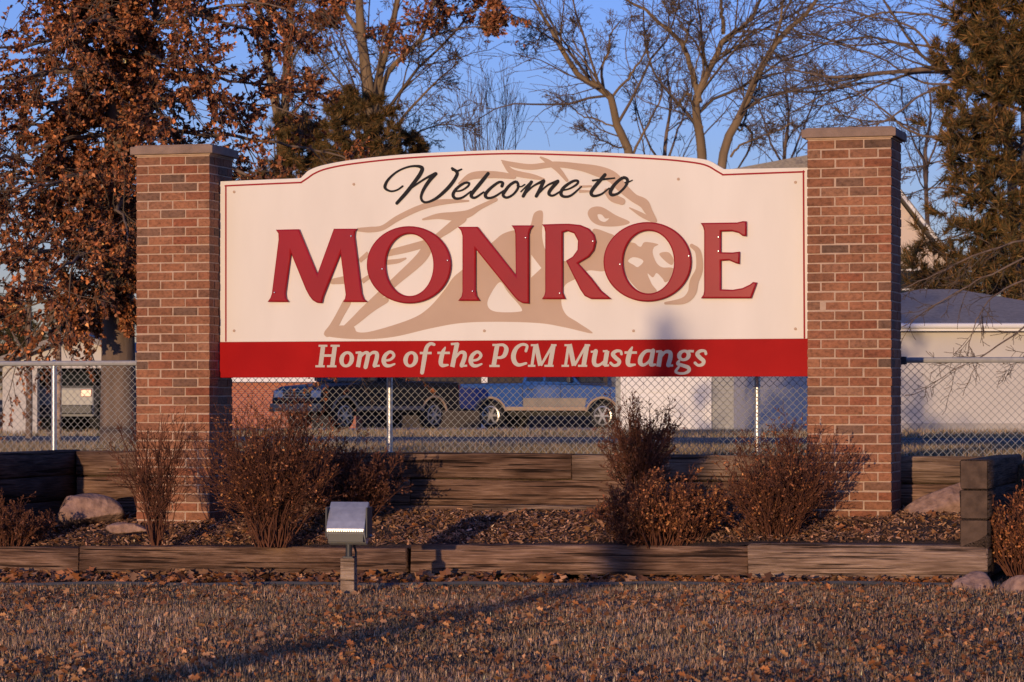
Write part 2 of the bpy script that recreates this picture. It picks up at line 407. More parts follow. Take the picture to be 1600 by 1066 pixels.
# ------------------------------------------------------------------ ground, road, mulch bed
def axis_lines(parts):
    return np.unique(np.concatenate([np.linspace(a, b, n) for a, b, n in parts]))
us = axis_lines([(-900, -60, 12), (-60, -8, 20), (-8, 8, 81), (8, 60, 20), (60, 900, 12)])
vs = axis_lines([(-80, -10, 14), (-10, -2, 20), (-2, 2, 61), (2, 30, 29), (30, 120, 30), (120, 1600, 20)])
gu, gv = np.meshgrid(us, vs)
gx, gy, _ = W(gu, gv)
rg = np.random.default_rng(3)
gz = zground(gx, gy) + np.where(np.abs(gu) < 60, 1, 0) * rg.normal(0, 0.006, gu.shape)
nu, nv = len(us), len(vs)
ii = np.arange(nu * nv).reshape(nv, nu)
Q = np.stack([ii[:-1, :-1], ii[:-1, 1:], ii[1:, 1:], ii[1:, :-1]], -1).reshape(-1, 4)
ground = kind(link('ground', np_mesh('ground', np.stack([gx, gy, gz], -1).reshape(-1, 3), Q, smooth=True), M['ground']), 'structure')

def sheet(name, poly, m, lift, n=24):
    """strip between two (u,v) edge polylines, laid on the ground"""
    a, b = (spline(p, n) for p in poly)
    rows = 7
    g = np.array([a * (1 - k) + b * k for k in np.linspace(0, 1, rows)])
    x, y, _ = W(g[..., 0], g[..., 1])
    z = zground(x, y) + lift
    idx = np.arange(rows * n).reshape(rows, n)
    q = np.stack([idx[:-1, :-1], idx[:-1, 1:], idx[1:, 1:], idx[1:, :-1]], -1).reshape(-1, 4)
    return kind(link(name, np_mesh(name, np.stack([x, y, z], -1).reshape(-1, 3), q, smooth=True), m), 'structure')
sheet('road', [[(-120, 12), (-10, 10), (10, 13.5), (120, 15)], [(-120, 27), (-10, 25), (10, 24), (120, 25)]], M['asphalt'], 0.03, 40)
sheet('driveway', [[(-34, 55), (-10, 52), (14, 50)], [(-34, 76), (-10, 76), (14, 76)]], M['concrete'], 0.025)

# ---- timber walls
UL, UR = SU(118, 700, 0.80)[0], SU(1545, 800, -0.95)[0]     # inner left corner, outer right corner
FV, BV = -0.95, 0.80                                      # front faces of the front and back timbers
rt = np.random.default_rng(11)
def timber(parent, length, h, d, loc, rz=0.0, m='timber', seed=0):
    r = np.random.default_rng(seed)
    K = max(4, int(length / 0.35)); c = 0.012
    xs = np.linspace(-length / 2, length / 2, K)
    ring = [(-d/2 + c, -h/2), (d/2 - c, -h/2), (d/2, -h/2 + c), (d/2, h/2 - c), (d/2 - c, h/2), (-d/2 + c, h/2), (-d/2, h/2 - c), (-d/2, -h/2 + c)]
    V = np.array([[(x, a, b) for a, b in ring] for x in xs]); V[:, :, 1:] += r.normal(0, 0.0028, (K, 8, 2))
    V[0, :, 0] += r.normal(0, 0.004, 8); V[-1, :, 0] += r.normal(0, 0.004, 8)
    idx = np.arange(K * 8).reshape(K, 8)
    q = np.stack([idx[:-1], np.roll(idx[:-1], -1, 1), np.roll(idx[1:], -1, 1), idx[1:]], -1).reshape(-1, 4)
    me = np_mesh('timber', V.reshape(-1, 3), [q, idx[0][None, ::-1], idx[-1][None]])
    o = link('timber', me, M[m], parent, loc, (0, 0, rz)); return o
RZ = -TH
# front border: one visible row, pieces cut where the photo shows butt joints
front = thing('timber_border', 'low weathered timber border along the front of the mulch bed', 'timber edging', W(0, FV, 0), RZ)
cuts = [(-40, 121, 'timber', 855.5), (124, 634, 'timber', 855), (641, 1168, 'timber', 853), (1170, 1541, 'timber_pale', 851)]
for k, (a, b, m, yt) in enumerate(cuts):
    (ua, za), (ub, zb) = SU(a, yt, FV), SU(b, yt, FV)
    if k == 0: ua = -4.35
    if k == 3: ub = UR - 0.008
    h = 0.205 if k < 3 else 0.235
    o = timber(front, ub - ua, h, 0.19, ((ua + ub) / 2, 0.095 + (0, 0, 0.006, -0.012)[k], (za + zb) / 2 - h / 2), 0, m, 40 + k)
    o.rotation_euler[1] = -(zb - za) / (ub - ua) * 0.7
for k, (a, b, yt) in enumerate([(925, 1165, 903.5), (1168, 1492, 907.5)]):
    (ua, za), (ub, zb) = SU(a, yt, FV), SU(b, yt, FV)
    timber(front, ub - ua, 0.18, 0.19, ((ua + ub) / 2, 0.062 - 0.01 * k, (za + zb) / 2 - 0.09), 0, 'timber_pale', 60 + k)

back = thing('timber_retaining_wall', 'stacked timber retaining wall behind the brick pillars, under the chain link fence', 'retaining wall', W(0, BV, 0), RZ)
TOPZ = 0.868
rows = [(TOPZ, 0.198, 0.0, [UL, SU(893, 730, BV)[0], UR - 0.2]),
        (TOPZ - 0.202, 0.198, 0.012, [UL, SU(640, 770, BV)[0], SU(1180, 770, BV)[0], UR - 0.2]),
        (TOPZ - 0.404, 0.198, -0.03, [UL, SU(745, 795, BV)[0], SU(960, 795, BV)[0], UR - 0.2])]
sd0 = 70
for zt, h, off, us_ in rows:
    for a, b in zip(us_[:-1], us_[1:]):
        sd0 += 1
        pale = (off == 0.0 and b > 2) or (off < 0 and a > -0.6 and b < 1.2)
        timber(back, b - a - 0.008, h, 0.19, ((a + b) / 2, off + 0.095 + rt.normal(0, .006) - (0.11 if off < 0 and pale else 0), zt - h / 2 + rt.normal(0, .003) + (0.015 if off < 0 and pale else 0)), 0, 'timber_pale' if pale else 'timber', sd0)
lw = thing('timber_wing_wall', 'shaded timber wing wall at the left end of the bed', 'retaining wall', W(UL, 0, 0), RZ)
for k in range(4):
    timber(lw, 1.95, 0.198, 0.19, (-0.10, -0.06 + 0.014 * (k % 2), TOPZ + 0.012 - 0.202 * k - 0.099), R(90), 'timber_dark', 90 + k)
rw = thing('timber_wing_wall', 'timber wing wall with sunlit cut ends at the right end of the bed', 'retaining wall', W(UR, 0, 0), RZ)
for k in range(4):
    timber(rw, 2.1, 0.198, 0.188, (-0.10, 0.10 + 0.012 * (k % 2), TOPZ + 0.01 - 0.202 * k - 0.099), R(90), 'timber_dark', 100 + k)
    MB().box((-0.10, -0.95 + 0.012 * (k % 2) - 0.004, TOPZ + 0.01 - 0.202 * k - 0.099), (0.176, 0.004, 0.186)).build('end_grain', M['end_grain'], rw)

# ---- mulch surface and litter
def mulch_mesh():
    U = np.linspace(UL - 0.15, UR - 0.1, 130); V = np.linspace(FV + 0.05, BV + 0.05, 40)
    a, b = np.meshgrid(U, V)
    r = np.random.default_rng(5)
    z = zmulch(a, b) + 0.022 * np.sin(a * 3.1 + 1) * np.sin(b * 4.3) + r.normal(0, 0.007, a.shape)
    x, y, _ = W(a, b)
    n, m2 = len(U), len(V); idx = np.arange(n * m2).reshape(m2, n)
    q = np.stack([idx[:-1, :-1], idx[:-1, 1:], idx[1:, 1:], idx[1:, :-1]], -1).reshape(-1, 4)
    return np_mesh('mulch', np.stack([x, y, z], -1).reshape(-1, 3), q, smooth=True)
kind(link('mulch', mulch_mesh(), M['mulch']), 'structure')

def rot_frames(n, r, tilt=0.5):
    """random orthonormal frames, z mostly up"""
    up = np.stack([r.normal(0, tilt, n), r.normal(0, tilt, n), np.ones(n)], 1); up /= np.linalg.norm(up, axis=1, keepdims=True)
    a = r.uniform(0, 2 * np.pi, n); h = np.stack([np.cos(a), np.sin(a), np.zeros(n)], 1)
    X = h - up * (h * up).sum(1, keepdims=True); X /= np.linalg.norm(X, axis=1, keepdims=True)
    return X, np.cross(up, X), up
LEAF = np.array([(0, 0, 0), (.18, .10, .05), (.30, .30, .10), (.48, .14, .05), (.66, .34, .10), (.80, .12, .03), (1, 0, -.05),
                 (.80, -.12, .03), (.66, -.34, .10), (.48, -.14, .05), (.30, -.30, .10), (.18, -.10, .05)])
LEAF_F = np.array([[0, 1, 2, 3], [0, 3, 9, 0], [3, 4, 5, 6], [0, 9, 10, 11], [3, 6, 9, 3], [9, 6, 7, 8]])
SIMPLE = np.array([(0, 0, 0), (.4, .27, .07), (.75, .19, .04), (1, 0, -.04), (.75, -.19, .04), (.4, -.27, .07)])
SIMPLE_F = np.array([[0, 1, 2, 3], [0, 3, 4, 5]])
KITE = np.array([(0, 0, 0), (.55, .30, .10), (1, 0.03, -.04), (.5, -.30, .12)]); KITE_F = np.array([[0, 1, 2], [0, 2, 3]])
OAK_F4 = np.array([[0, 1, 2, 3], [3, 4, 5, 6], [9, 6, 7, 8], [0, 9, 10, 11]])
OAK_F3 = np.array([[0, 3, 9], [3, 6, 9]])
def scatter(P, X, Y, Z, size, tmpl, faces):
    """instances of a small template joined in one mesh"""
    n, k = len(P), len(tmpl)
    s = np.broadcast_to(np.asarray(size, dtype=float).reshape(-1, 1, 1), (n, 1, 1))
    V = P[:, None] + s * (X[:, None] * tmpl[None, :, :1] + Y[:, None] * tmpl[None, :, 1:2] + Z[:, None] * tmpl[None, :, 2:])
    return V.reshape(-1, 3), [(np.arange(n)[:, None, None] * k + f[None]).reshape(-1, f.shape[1]) for f in faces]
def palette(n, r, cols, var=0.25):
    c = np.array(cols)[r.integers(0, len(cols), n)]
    return np.clip(c * np.exp(r.normal(0, var, (n, 1))), 0.005, 0.9)
DEAD = [(0.25, 0.092, 0.036), (0.33, 0.13, 0.052), (0.19, 0.075, 0.035), (0.42, 0.21, 0.10), (0.14, 0.062, 0.034), (0.32, 0.17, 0.09)]

def litter(name, n, region, size, r, cols, tilt, label=None, lift=0.015):
    P = region(n, r); n = len(P)
    X, Y, Z = rot_frames(n, r, tilt)
    V, f = scatter(P + np.array([0, 0, lift]), X, Y, Z, r.uniform(size[0], size[1], n), LEAF, [OAK_F4, OAK_F3])
    o = link(name, np_mesh(name, V, f, np.repeat(palette(n, r, cols), 12, 0)), M['leaf'])
    return tag(kind(o, 'stuff'), label, 'leaves')
r = np.random.default_rng(21)
# wood chips
n = 34000
cu_, cv_ = r.uniform(UL, UR - 0.2, n), r.uniform(FV + 0.18, BV - 0.02, n)
x, y, _ = W(cu_, cv_)
Pc = np.stack([x, y, zmulch(cu_, cv_) + r.uniform(0.0, 0.03, n)], 1)
X, Y, Z = rot_frames(n, r, 0.8)
CHIP = np.array([(-.5, -.14, 0), (.5, -.10, .04), (.42, .13, .02), (-.45, .16, .05)])
V, f = scatter(Pc, X, Y, Z, r.uniform(0.014, 0.05, n), CHIP, [np.array([[0, 1, 2, 3]])])
o = link('mulch_chips', np_mesh('mulch_chips', V, f, np.repeat(palette(n, r, [(0.17, 0.085, 0.05), (0.25, 0.128, 0.074), (0.11, 0.058, 0.038), (0.36, 0.20, 0.12)], 0.42), 4, 0)), M['chip'])
tag(kind(o, 'stuff'), 'dark bark mulch spread between the timbers', 'mulch')
def bed_region(n, r):
    a, b = r.uniform(UL, UR - 0.2, n), r.uniform(FV + 0.2, BV - 0.05, n)
    x, y, _ = W(a, b); return np.stack([x, y, zmulch(a, b)], 1)
litter('bed_leaves', 900, bed_region, (0.05, 0.10), r, DEAD, 0.5, 'dead leaves lying on the mulch bed')
# edging line, from left to right in (u, v)
EDGE = spline([(-5.2, -2.55), (-2.95, -2.28), (0.2, -1.78), (2.2, -1.42), (3.45, -1.20), (3.75, -1.12)], 60)
def edge_v(u): return np.interp(u, EDGE[:, 0], EDGE[:, 1])
mb = MB()
pts = [W(u, v, float(zlawn(u)) + 0.022 + 0.006 * math.sin(u * 5)) for u, v in EDGE]
mb.tube(pts, 0.019, 6)
mb.build('lawn_edging', M['plastic_edge'], smooth=True)
tag(bpy.data.objects['lawn_edging'], 'dark edging strip between the lawn and the leaf litter', 'edging')
def strip_region(n, r):
    a = r.uniform(-4.4, 3.6, n); k = r.beta(1.6, 1.3, n) * np.where(a > 0.75, 0.55, 1.0); b = edge_v(a) * (1 - k) + (FV - 0.02) * k
    x, y, _ = W(a, b); return np.stack([x, y, zlawn(a)], 1)
litter('border_leaves', 3600, strip_region, (0.05, 0.11), r, DEAD, 0.55, 'drift of brown leaves between the edging and the timbers', 0.02)

# ---- lawn blades and lawn leaves
def lawn_points(n, r):
    d = np.sqrt(r.uniform(11.6 ** 2, 21.5 ** 2, n)); x = r.uniform(-1, 1, n) * (0.185 * d + 0.9)
    u, v = UV(x, d)
    ok = (v < np.interp(u, EDGE[:, 0], EDGE[:, 1]) - 0.03)
    ok |= (u > 3.75) & (v < 0.5)
    x, d = x[ok], d[ok]
    return np.stack([x, d, zground(x, d)], 1)
r = np.random.default_rng(8)
P = lawn_points(430000, r)
def vnoise(P, f, seed):
    q = np.random.default_rng(seed); a = np.zeros(len(P))
    for k in range(7):
        w = q.normal(0, f * (1 + 0.5 * k), 2); a += np.sin(P[:, 0] * w[0] + P[:, 1] * w[1] * 0.6 + q.uniform(0, 6)) / (1 + 0.3 * k)
    return 0.5 + 0.5 * np.tanh(a / 1.6)
thin = vnoise(P, 4.0, 2); P = P[r.uniform(0, 1, len(P)) < 0.3 + 0.7 * thin]; n = len(P)
green = vnoise(P, 1.6, 5)
patch = vnoise(P, 2.6, 9)
h = r.uniform(0.014, 0.042, n) * (0.7 + 0.6 * patch)
az = r.uniform(0, 2 * np.pi, n); lean = r.uniform(0.1, 1.25, n)
dirv = np.stack([np.cos(az) * np.sin(lean), np.sin(az) * np.sin(lean), np.cos(lean)], 1)
side = np.stack([-np.sin(az), np.cos(az), np.zeros(n)], 1) * r.uniform(0.0018, 0.0036, n)[:, None]
mid = P + dirv * h[:, None] * 0.55 + np.array([0, 0, 0.15]) * h[:, None]
tip = P + dirv * h[:, None] * 1.1
V = np.stack([P - side * 1.3, P + side * 1.3, tip], 1).reshape(-1, 3)
gc = palette(n, r, [(0.42, 0.25, 0.155), (0.34, 0.20, 0.125), (0.49, 0.30, 0.19), (0.28, 0.18, 0.11), (0.22, 0.155, 0.09)], 0.38)
gc *= (0.72 + 0.5 * patch)[:, None]
gc = gc * (1 - 0.3 * green[:, None]) + gc * np.array([0.72, 0.92, 0.72]) * 0.3 * green[:, None]
o = link('lawn_grass', np_mesh('lawn_grass', V, np.arange(n * 3).reshape(-1, 3), np.repeat(gc, 3, 0)), M['grass'])
tag(kind(o, 'stuff'), 'short dormant brown grass of the front lawn', 'grass')
def lawn_leaf_region(n, r):
    P = lawn_points(n * 4, r)
    w = vnoise(P, 2.2, 14)
    P = P[r.uniform(0, 1, len(P)) < 0.06 + 0.94 * w ** 3]
    return P[:n]
litter('lawn_leaves', 3000, lawn_leaf_region, (0.026, 0.058), r, DEAD, 1.2, 'fallen oak leaves scattered over the front lawn', 0.03)

# rough dormant turf between the fence and the road, and beyond it
r = np.random.default_rng(31)
n = 120000
d = np.concatenate([r.uniform(22.6, 36, n * 2 // 3), r.uniform(36, 90, n // 3)]); x = r.uniform(-1, 1, n) * (0.185 * d + 1.0)
u_, v_ = UV(x, d)
near_edge = np.interp(u_, [-120, -10, 10, 120], [12, 10, 13.5, 15]); far_edge = np.interp(u_, [-120, -10, 10, 120], [27, 25, 24, 25])
ok = (v_ > 1.05) & ((v_ < near_edge - 0.1) | (v_ > far_edge + 0.1)) & ~((v_ > 48) & (v_ < 77) & (u_ > -36) & (u_ < 15))
x, d = x[ok], d[ok]; n = len(x)
P = np.stack([x, d, zground(x, d)], 1)
h = r.uniform(0.04, 0.10, n) * (1 + (d - 22) / 60); az = r.uniform(0, 2 * np.pi, n); lean = r.uniform(0.0, 0.8, n)
dirv = np.stack([np.cos(az) * np.sin(lean), np.sin(az) * np.sin(lean), np.cos(lean)], 1)
side = np.stack([-np.sin(az), np.cos(az), np.zeros(n)], 1) * (r.uniform(0.003, 0.007, n) * (1 + (d - 22) / 30))[:, None]
V = np.stack([P - side, P + side, P + dirv * h[:, None]], 1).reshape(-1, 3)
gc = palette(n, r, [(0.36, 0.26, 0.16), (0.28, 0.20, 0.12), (0.42, 0.30, 0.19), (0.20, 0.17, 0.09)], 0.25)
o = link('rear_turf', np_mesh('rear_turf', V, np.arange(n * 3).reshape(-1, 3), np.repeat(gc, 3, 0)), M['grass'])
tag(kind(o, 'stuff'), 'tan dormant turf beyond the chain link fence', 'grass')

r = np.random.default_rng(77)
P = lawn_points(36000, r); P = P[r.uniform(0, 1, len(P)) < 0.25 + 0.75 * vnoise(P, 2.2, 14)]; n = len(P); X, Y, Z = rot_frames(n, r, 1.1)
V, f = scatter(P + np.array([0, 0, 0.018]), X, Y, Z, r.uniform(0.010, 0.034, n), KITE, [KITE_F])
o = link('leaf_crumbs', np_mesh('leaf_crumbs', V, f, np.repeat(palette(n, r, DEAD, 0.35), 4, 0)), M['leaf'])
tag(kind(o, 'stuff'), 'crumbled leaf fragments worked into the front lawn', 'leaves')

# ------------------------------------------------------------------ brick pillars
PW, PD = 0.61, 0.472
BH, CO = 0.0585, 0.0685        # brick height, course height
def brick_mesh(lx, ly):
    mb = MB().box((0, 0, 0), (lx, ly, BH))
    return mb.mesh('brick', bevel=0.0028, segs=1)
BM = {}
def get_brick(lx, ly):
    k = (round(lx, 3), round(ly, 3))
    if k not in BM:
        BM[k] = brick_mesh(*k); BM[k].materials.append(M['brick'])
    return BM[k]
def pillar(u0, z0, z1, label, seed):
    t = thing('brick_pillar', label, 'pillar', W(u0 + PW / 2, 0, z0), RZ, 'brick pillars carrying the sign')
    r = np.random.default_rng(seed)
    H = z1 - z0; nb = int((H + 0.06) / CO)
    core = MB().box((0, PD / 2, H / 2), (PW - 0.010, PD - 0.010, H)); core.build('mortar', M['mortar'], t)
    j = 0.011; hw = PW / 2; BD = 0.093
    hid = MB()
    for k in range(nb):
        zc = H - (k + 0.5) * CO - 0.004
        def put(cx, cy, lx, ly):
            o = link('brick', get_brick(lx, ly), None, t, (cx + r.normal(0, .0014), cy + r.normal(0, .0016), zc + r.normal(0, .0011)), (0, r.normal(0, .0035), r.normal(0, .005)))
        L3 = (PW - 2 * j) / 3
        if k % 2 == 0:      # three stretchers on the front; side: two stretchers behind the end of the corner brick
            for i in range(3): put(-hw + L3 / 2 + i * (L3 + j), BD / 2, L3, BD)
            s0 = BD + j; Ls = (PD - s0 - j) / 2
            for i in range(2): put(hw - BD / 2, s0 + Ls / 2 + i * (Ls + j), BD, Ls)
        else:               # headers at the corners, two stretchers between
            Ls = (PD - BD - 2 * j) / 2
            put(hw - BD / 2, Ls / 2, BD, Ls); put(hw - BD / 2, Ls * 1.5 + j, BD, Ls)
            hid.box((hw - BD / 2, PD - BD / 2, zc), (BD, BD, BH))
            put(-hw + BD / 2, Ls / 2, BD, Ls)
            Lf = (PW - 2 * BD - 3 * j) / 2
            for i in range(2): put(-hw + BD + j + Lf / 2 + i * (Lf + j), BD / 2, Lf, BD)
        # back and left faces, which the photograph does not show
        sh = 0.0 if k % 2 else 0.10
        for i in range(3):
            a, b = max(-hw, -hw + sh + i * 0.203 - 0.1), min(hw - BD - j, -hw + sh + i * 0.203 + 0.092)
            if b - a > 0.03: hid.box(((a + b) / 2, PD - BD / 2 + 0.001, zc), (b - a, BD, BH))
        y0 = (BD if k % 2 == 0 else (PD - BD - 2 * j) / 2) + j
        y1 = PD - BD - j
        m = (y0 + y1) / 2 + 0.03 * (1 if k % 2 else -1)
        for a, b in ((y0, m - j / 2), (m + j / 2, y1)):
            if b - a > 0.02: hid.box((-hw + BD / 2, (a + b) / 2, zc), (BD, b - a, BH))
    kind(hid.build('rear_bricks', M['brick'], t), 'stuff')
    c = MB().box((0, PD / 2, H + 0.042), (PW + 0.075, PD + 0.075, 0.062)); cap = c.build('capstone', M['capstone'], t, bevel=0.008)
    MB().box((0, PD / 2, H + 0.006), (PW + 0.018, PD + 0.018, 0.010)).build('mortar_bed', M['mortar'], cap)
    MB().box((0, PD / 2, H + 0.078), (PW + 0.02, PD + 0.02, 0.012)).build('wash', M['capstone'], cap, bevel=0.004)
    return t
(ul, zl), (ur, zr) = SU(270, 243.5, 0), SU(1328, 217, 0)
pillar(-2.932, zmulch(-2.6, 0) - 0.08, zl, 'brick pillar at the sign\'s left end, behind the spindly bare shrub', 1)
pillar(2.322, zmulch(2.6, 0) - 0.06, zr, 'brick pillar at the sign\'s right end, beside the triangular boulder', 2)

# ------------------------------------------------------------------ the sign
SV = 0.203
sign = thing('welcome_sign', 'cream and red painted welcome sign with arched top, hung between two brick pillars', 'sign', W(0, SV, 0), RZ)
def SS(pts): return [SU(p[0], p[1], SV) for p in pts]
top = [(470, 278), (476, 272), (484, 265.5), (505, 258), (549, 250), (622, 242), (696, 237.6), (800, 234.3), (910, 237), (970, 239.5), (1030, 242.8), (1070, 245.5), (1100, 249), (1113, 253.5), (1124, 260), (1131, 264.3)]
sm = [tuple(p) for p in spline(top, 60)]
UE = 2.318
def zt_at(px, py): return SU(px, py, SV)[1]
cre = [(-UE, zt_at(345, 536)), (-UE, zt_at(345, 283.5)), SU(466, 278.6, SV)] + SS(sm) + [(UE, zt_at(1264, 261.8)), (UE, zt_at(1264, 531))]
zb = 0.5 * (zt_at(345, 534.5) + zt_at(1264, 529.5))
cre[0] = (-UE, zb); cre[-1] = (UE, zb)
link('panel', filled('panel', [cre], 0.05, 0.003), M['cream'], sign, (0, 0.05, 0))
zlow = 0.5 * (zt_at(345, 590.5) + zt_at(1264, 588.5))
MB().box((0, 0.023, (zb + zlow) / 2), (2 * UE, 0.058, zb - zlow - 0.002)).build('band', M['band'], sign, bevel=0.003)
for uu in (-2.26, 2.26):       # brackets that tie the panel to the pillars
    MB().box((uu, 0.075, 1.75), (0.10, 0.045, 0.5)).build('bracket', M['dark_metal'], sign, bevel=0.004)
MB().box((0, 0.09, 2.7), (4.6, 0.07, 0.09)).build('rear_rail', M['timber'], sign)
MB().box((0, 0.09, 1.62), (4.6, 0.07, 0.09)).build('rear_rail', M['timber'], sign)

def ribbons(strokes, y0, order=1.0):
    """strokes of (px, py, width_px) as flat painted ribbons; each stroke and each point a hair in front of the last"""
    vs_, fs_ = [], []
    y = y0
    for pts, closed in strokes:
        n = max(10, 9 * len(pts))
        if len(pts) == 2: n = 3; c = np.linspace(pts[0], pts[1], 3)
        else: c = spline(pts, n, closed)
        if closed: c = np.vstack([c, c[:1]])
        q = np.array([SU(a, b, SV) for a, b, _ in c]); w = np.maximum(c[:, 2], 0.4) / 208.0 / 2
        t = np.gradient(q, axis=0); t /= np.linalg.norm(t, axis=1, keepdims=True) + 1e-9
        nn = np.stack([-t[:, 1], t[:, 0]], 1)
        L_, R_ = q + nn * w[:, None], q - nn * w[:, None]
        k = len(q); yy = y - np.linspace(0, 0.0004, k); o = len(vs_)
        if closed: yy[:] = y
        vs_ += [(a[0], b, a[1]) for a, b in zip(L_, yy)] + [(a[0], b, a[1]) for a, b in zip(R_, yy)]
        for i in range(k - 1): fs_.append((o + i, o + i + 1, o + k + i + 1, o + k + i))
        # rounded ends
        if not closed and len(pts) > 2:
            for e, sg in ((0, -1), (k - 1, 1)):
                o2 = len(vs_); m = 7
                for a in np.linspace(-np.pi / 2, np.pi / 2, m):
                    p = q[e] + w[e] * (t[e] * sg * np.cos(a) + nn[e] * np.sin(a)); vs_.append((p[0], yy[e] - 0.00005, p[1]))
                fs_.append(tuple(range(o2, o2 + m)))
        y -= 0.0006 * order
    me = bpy.data.meshes.new('letter'); me.from_pydata(vs_, [], fs_)
    bm = bmesh.new(); bm.from_mesh(me)
    for fc in bm.faces:
        fc.normal_update()
        if fc.normal.y > 0: fc.normal_flip()
    bm.to_mesh(me); bm.free(); return me
def shift(s, dx, dy=0, k=1.0): return [([(x + dx, y + dy, w * k) for x, y, w in p], c) for p, c in s]

# red pin-line round the cream panel
linep = [(353, 533, 2.6), (353, 420, 2.6), (353, 291, 2.6)]
l2 = [(352, 290.6, 2.6), (420, 287.5, 2.6), (471, 285.3, 2.6)]
l3 = [(470, 285.6, 2.6), (480, 279, 2.6), (492, 271, 2.6), (512, 263.5, 2.6), (552, 256, 2.6), (623, 248.2, 2.6), (697, 243.6, 2.6), (800, 240.3, 2.6), (910, 242.9, 2.6), (970, 245.4, 2.6), (1030, 248.8, 2.6), (1066, 252, 2.6), (1094, 256, 2.6), (1108, 260.5, 2.6), (1119, 267, 2.6), (1130, 273.4, 2.6)]
l4 = [(1129, 273.3, 2.6), (1190, 271, 2.6), (1256.5, 268.6, 2.6)]
l5 = [(1255.5, 267.6, 2.6), (1256.2, 400, 2.6), (1257, 528, 2.6)]
link('border_line', ribbons([(l, False) for l in (linep, l2, l3, l4, l5)], -0.0015), M['line'], sign)

for a_, b_ in ((366, 517), (757, 517), (990, 517), (1243, 514), (553, 288), (1060, 280), (366, 300), (1243, 285)):
    u_, z_ = SU(a_, b_, SV)
    MB().lathe([(0.011, 0), (0.011, -0.003), (0.006, -0.005)], (u_, -0.001, z_), 'y', 10).build('panel_screw', M['tan'], sign)
# horse-head emblem, flat tan paint
def poly_loop(pts, n=None, smooth=True):
    return SS([tuple(p) for p in spline(pts, n or len(pts) * 6, True)]) if smooth else SS(pts)
emb = []
neck = [(507, 524), (524, 510), (551, 510), (559, 519), (584, 517), (641, 499), (669, 482), (694, 454), (708, 434), (725, 419), (745, 395), (769, 379), (785, 366), (804, 360),
        (820, 362), (829, 352), (835, 333), (848, 331), (847, 360), (848, 376), (853, 392), (865, 404), (882, 408), (905, 408), (924, 396), (928, 378), (927, 358), (950, 364), (962, 372), (962, 400), (946, 423), (919, 423), (899, 436), (882, 447), (877, 471), (884, 491),
        (903, 504), (926, 521), (884, 512), (842, 505), (774, 503), (720, 505), (674, 513), (612, 527), (556, 530)]
h1 = [(781, 441), (765, 463), (762, 478), (774, 487), (808, 487.5), (815, 482), (794, 457)]
h2 = [(830, 398), (846, 419), (830, 434)]
emb.append([poly_loop(neck), poly_loop(h1), poly_loop(h2, smooth=False)])
eye = [(900 + x / 4.1, 240 + y / 4.1) for x, y in ((75, 385), (100, 347), (165, 343), (255, 395), (345, 440), (275, 465), (170, 465), (105, 438))]
eyeh = [(900 + x / 4.1, 240 + y / 4.1) for x, y in ((138, 392), (150, 425), (185, 438), (212, 415), (188, 416), (165, 392))]
emb.append([poly_loop(eye), poly_loop(eyeh)])
def O2(pts): return [(930 + x / 6.6625, 330 + y / 6.6625) for x, y in pts]
nose = O2([(300, 350), (400, 330), (450, 365), (480, 368), (520, 322), (655, 345), (612, 378), (600, 440), (640, 540), (700, 585), (800, 590), (850, 640), (740, 740), (700, 700), (640, 645), (600, 690), (545, 650), (590, 760), (640, 840), (500, 850), (390, 760), (310, 620)])
nh = O2([(342, 522), (385, 482), (455, 490), (502, 525), (445, 582), (400, 560)])
emb.append([poly_loop(nose), poly_loop(nh)])
emb.append([poly_loop(O2([(668, 445), (760, 428), (815, 500), (800, 560), (735, 525)]))])
emblem_root = None
for k, loops in enumerate(emb):
    o = link('emblem', filled('emblem', loops, 0.0012), M['tan'], sign, (0, -0.0004 - 0.0001 * k, 0))
mane = [[(542, 473, 14), (531, 493, 13), (521, 511, 14), (512, 521, 12)], [(603, 469, 10), (578, 481, 17), (555, 501, 14), (540, 513, 10)],
        [(672, 378, 16), (658, 403, 18), (621, 437, 14), (573, 480, 10)], [(606, 396, 10), (635, 389, 12), (668, 380, 12)], [(606, 410, 8), (622, 408, 7), (634, 404, 3)],
        [(661, 343, 3), (685, 338, 9), (712, 338, 14), (732, 334, 12), (750, 324, 8), (775, 312, 6)], [(722, 341, 16), (700, 358, 13), (682, 371, 9)],
        [(560, 359, 6), (578, 359, 9), (598, 356, 8), (622, 341, 9), (656, 325, 9), (690, 316, 9), (732, 314, 3)], [(562, 408, 7), (576, 396, 8)],
        [(520, 440, 9), (536, 438, 12), (552, 436, 14)], [(566, 440, 8), (584, 428, 6)],
        [(784, 251, 2), (800, 257, 8), (830, 261, 9), (867, 257, 9), (905, 261, 11), (935, 268, 17), (957, 277, 18), (972, 293, 16), (990, 309, 13), (1006, 318, 15), (1014, 331, 12), (1024, 345, 6)],
        [(845, 246, 3), (858, 254, 8), (873, 266, 8), (886, 282, 5)], [(787, 254, 5), (801, 269, 9), (832, 276, 8), (850, 280, 3)], [(718, 287, 4), (738, 275, 11), (770, 273, 11), (803, 276, 8)],
        [(948, 299, 9), (958, 309, 13), (972, 315, 11)], [(984, 325, 2), (1003, 336, 7), (1022, 346, 6)], [(905, 292, 4), (925, 291, 3)], [(905, 299, 5), (922, 299, 3)],
        [(1081, 384, 6), (1091, 394, 9), (1093, 420, 11), (1085, 440, 14), (1081, 458, 13), (1068, 470, 10), (1040, 474, 4)]]
link('emblem', ribbons([(m_, False) for m_ in mane], -0.0024, 0.35), M['tan'], sign)

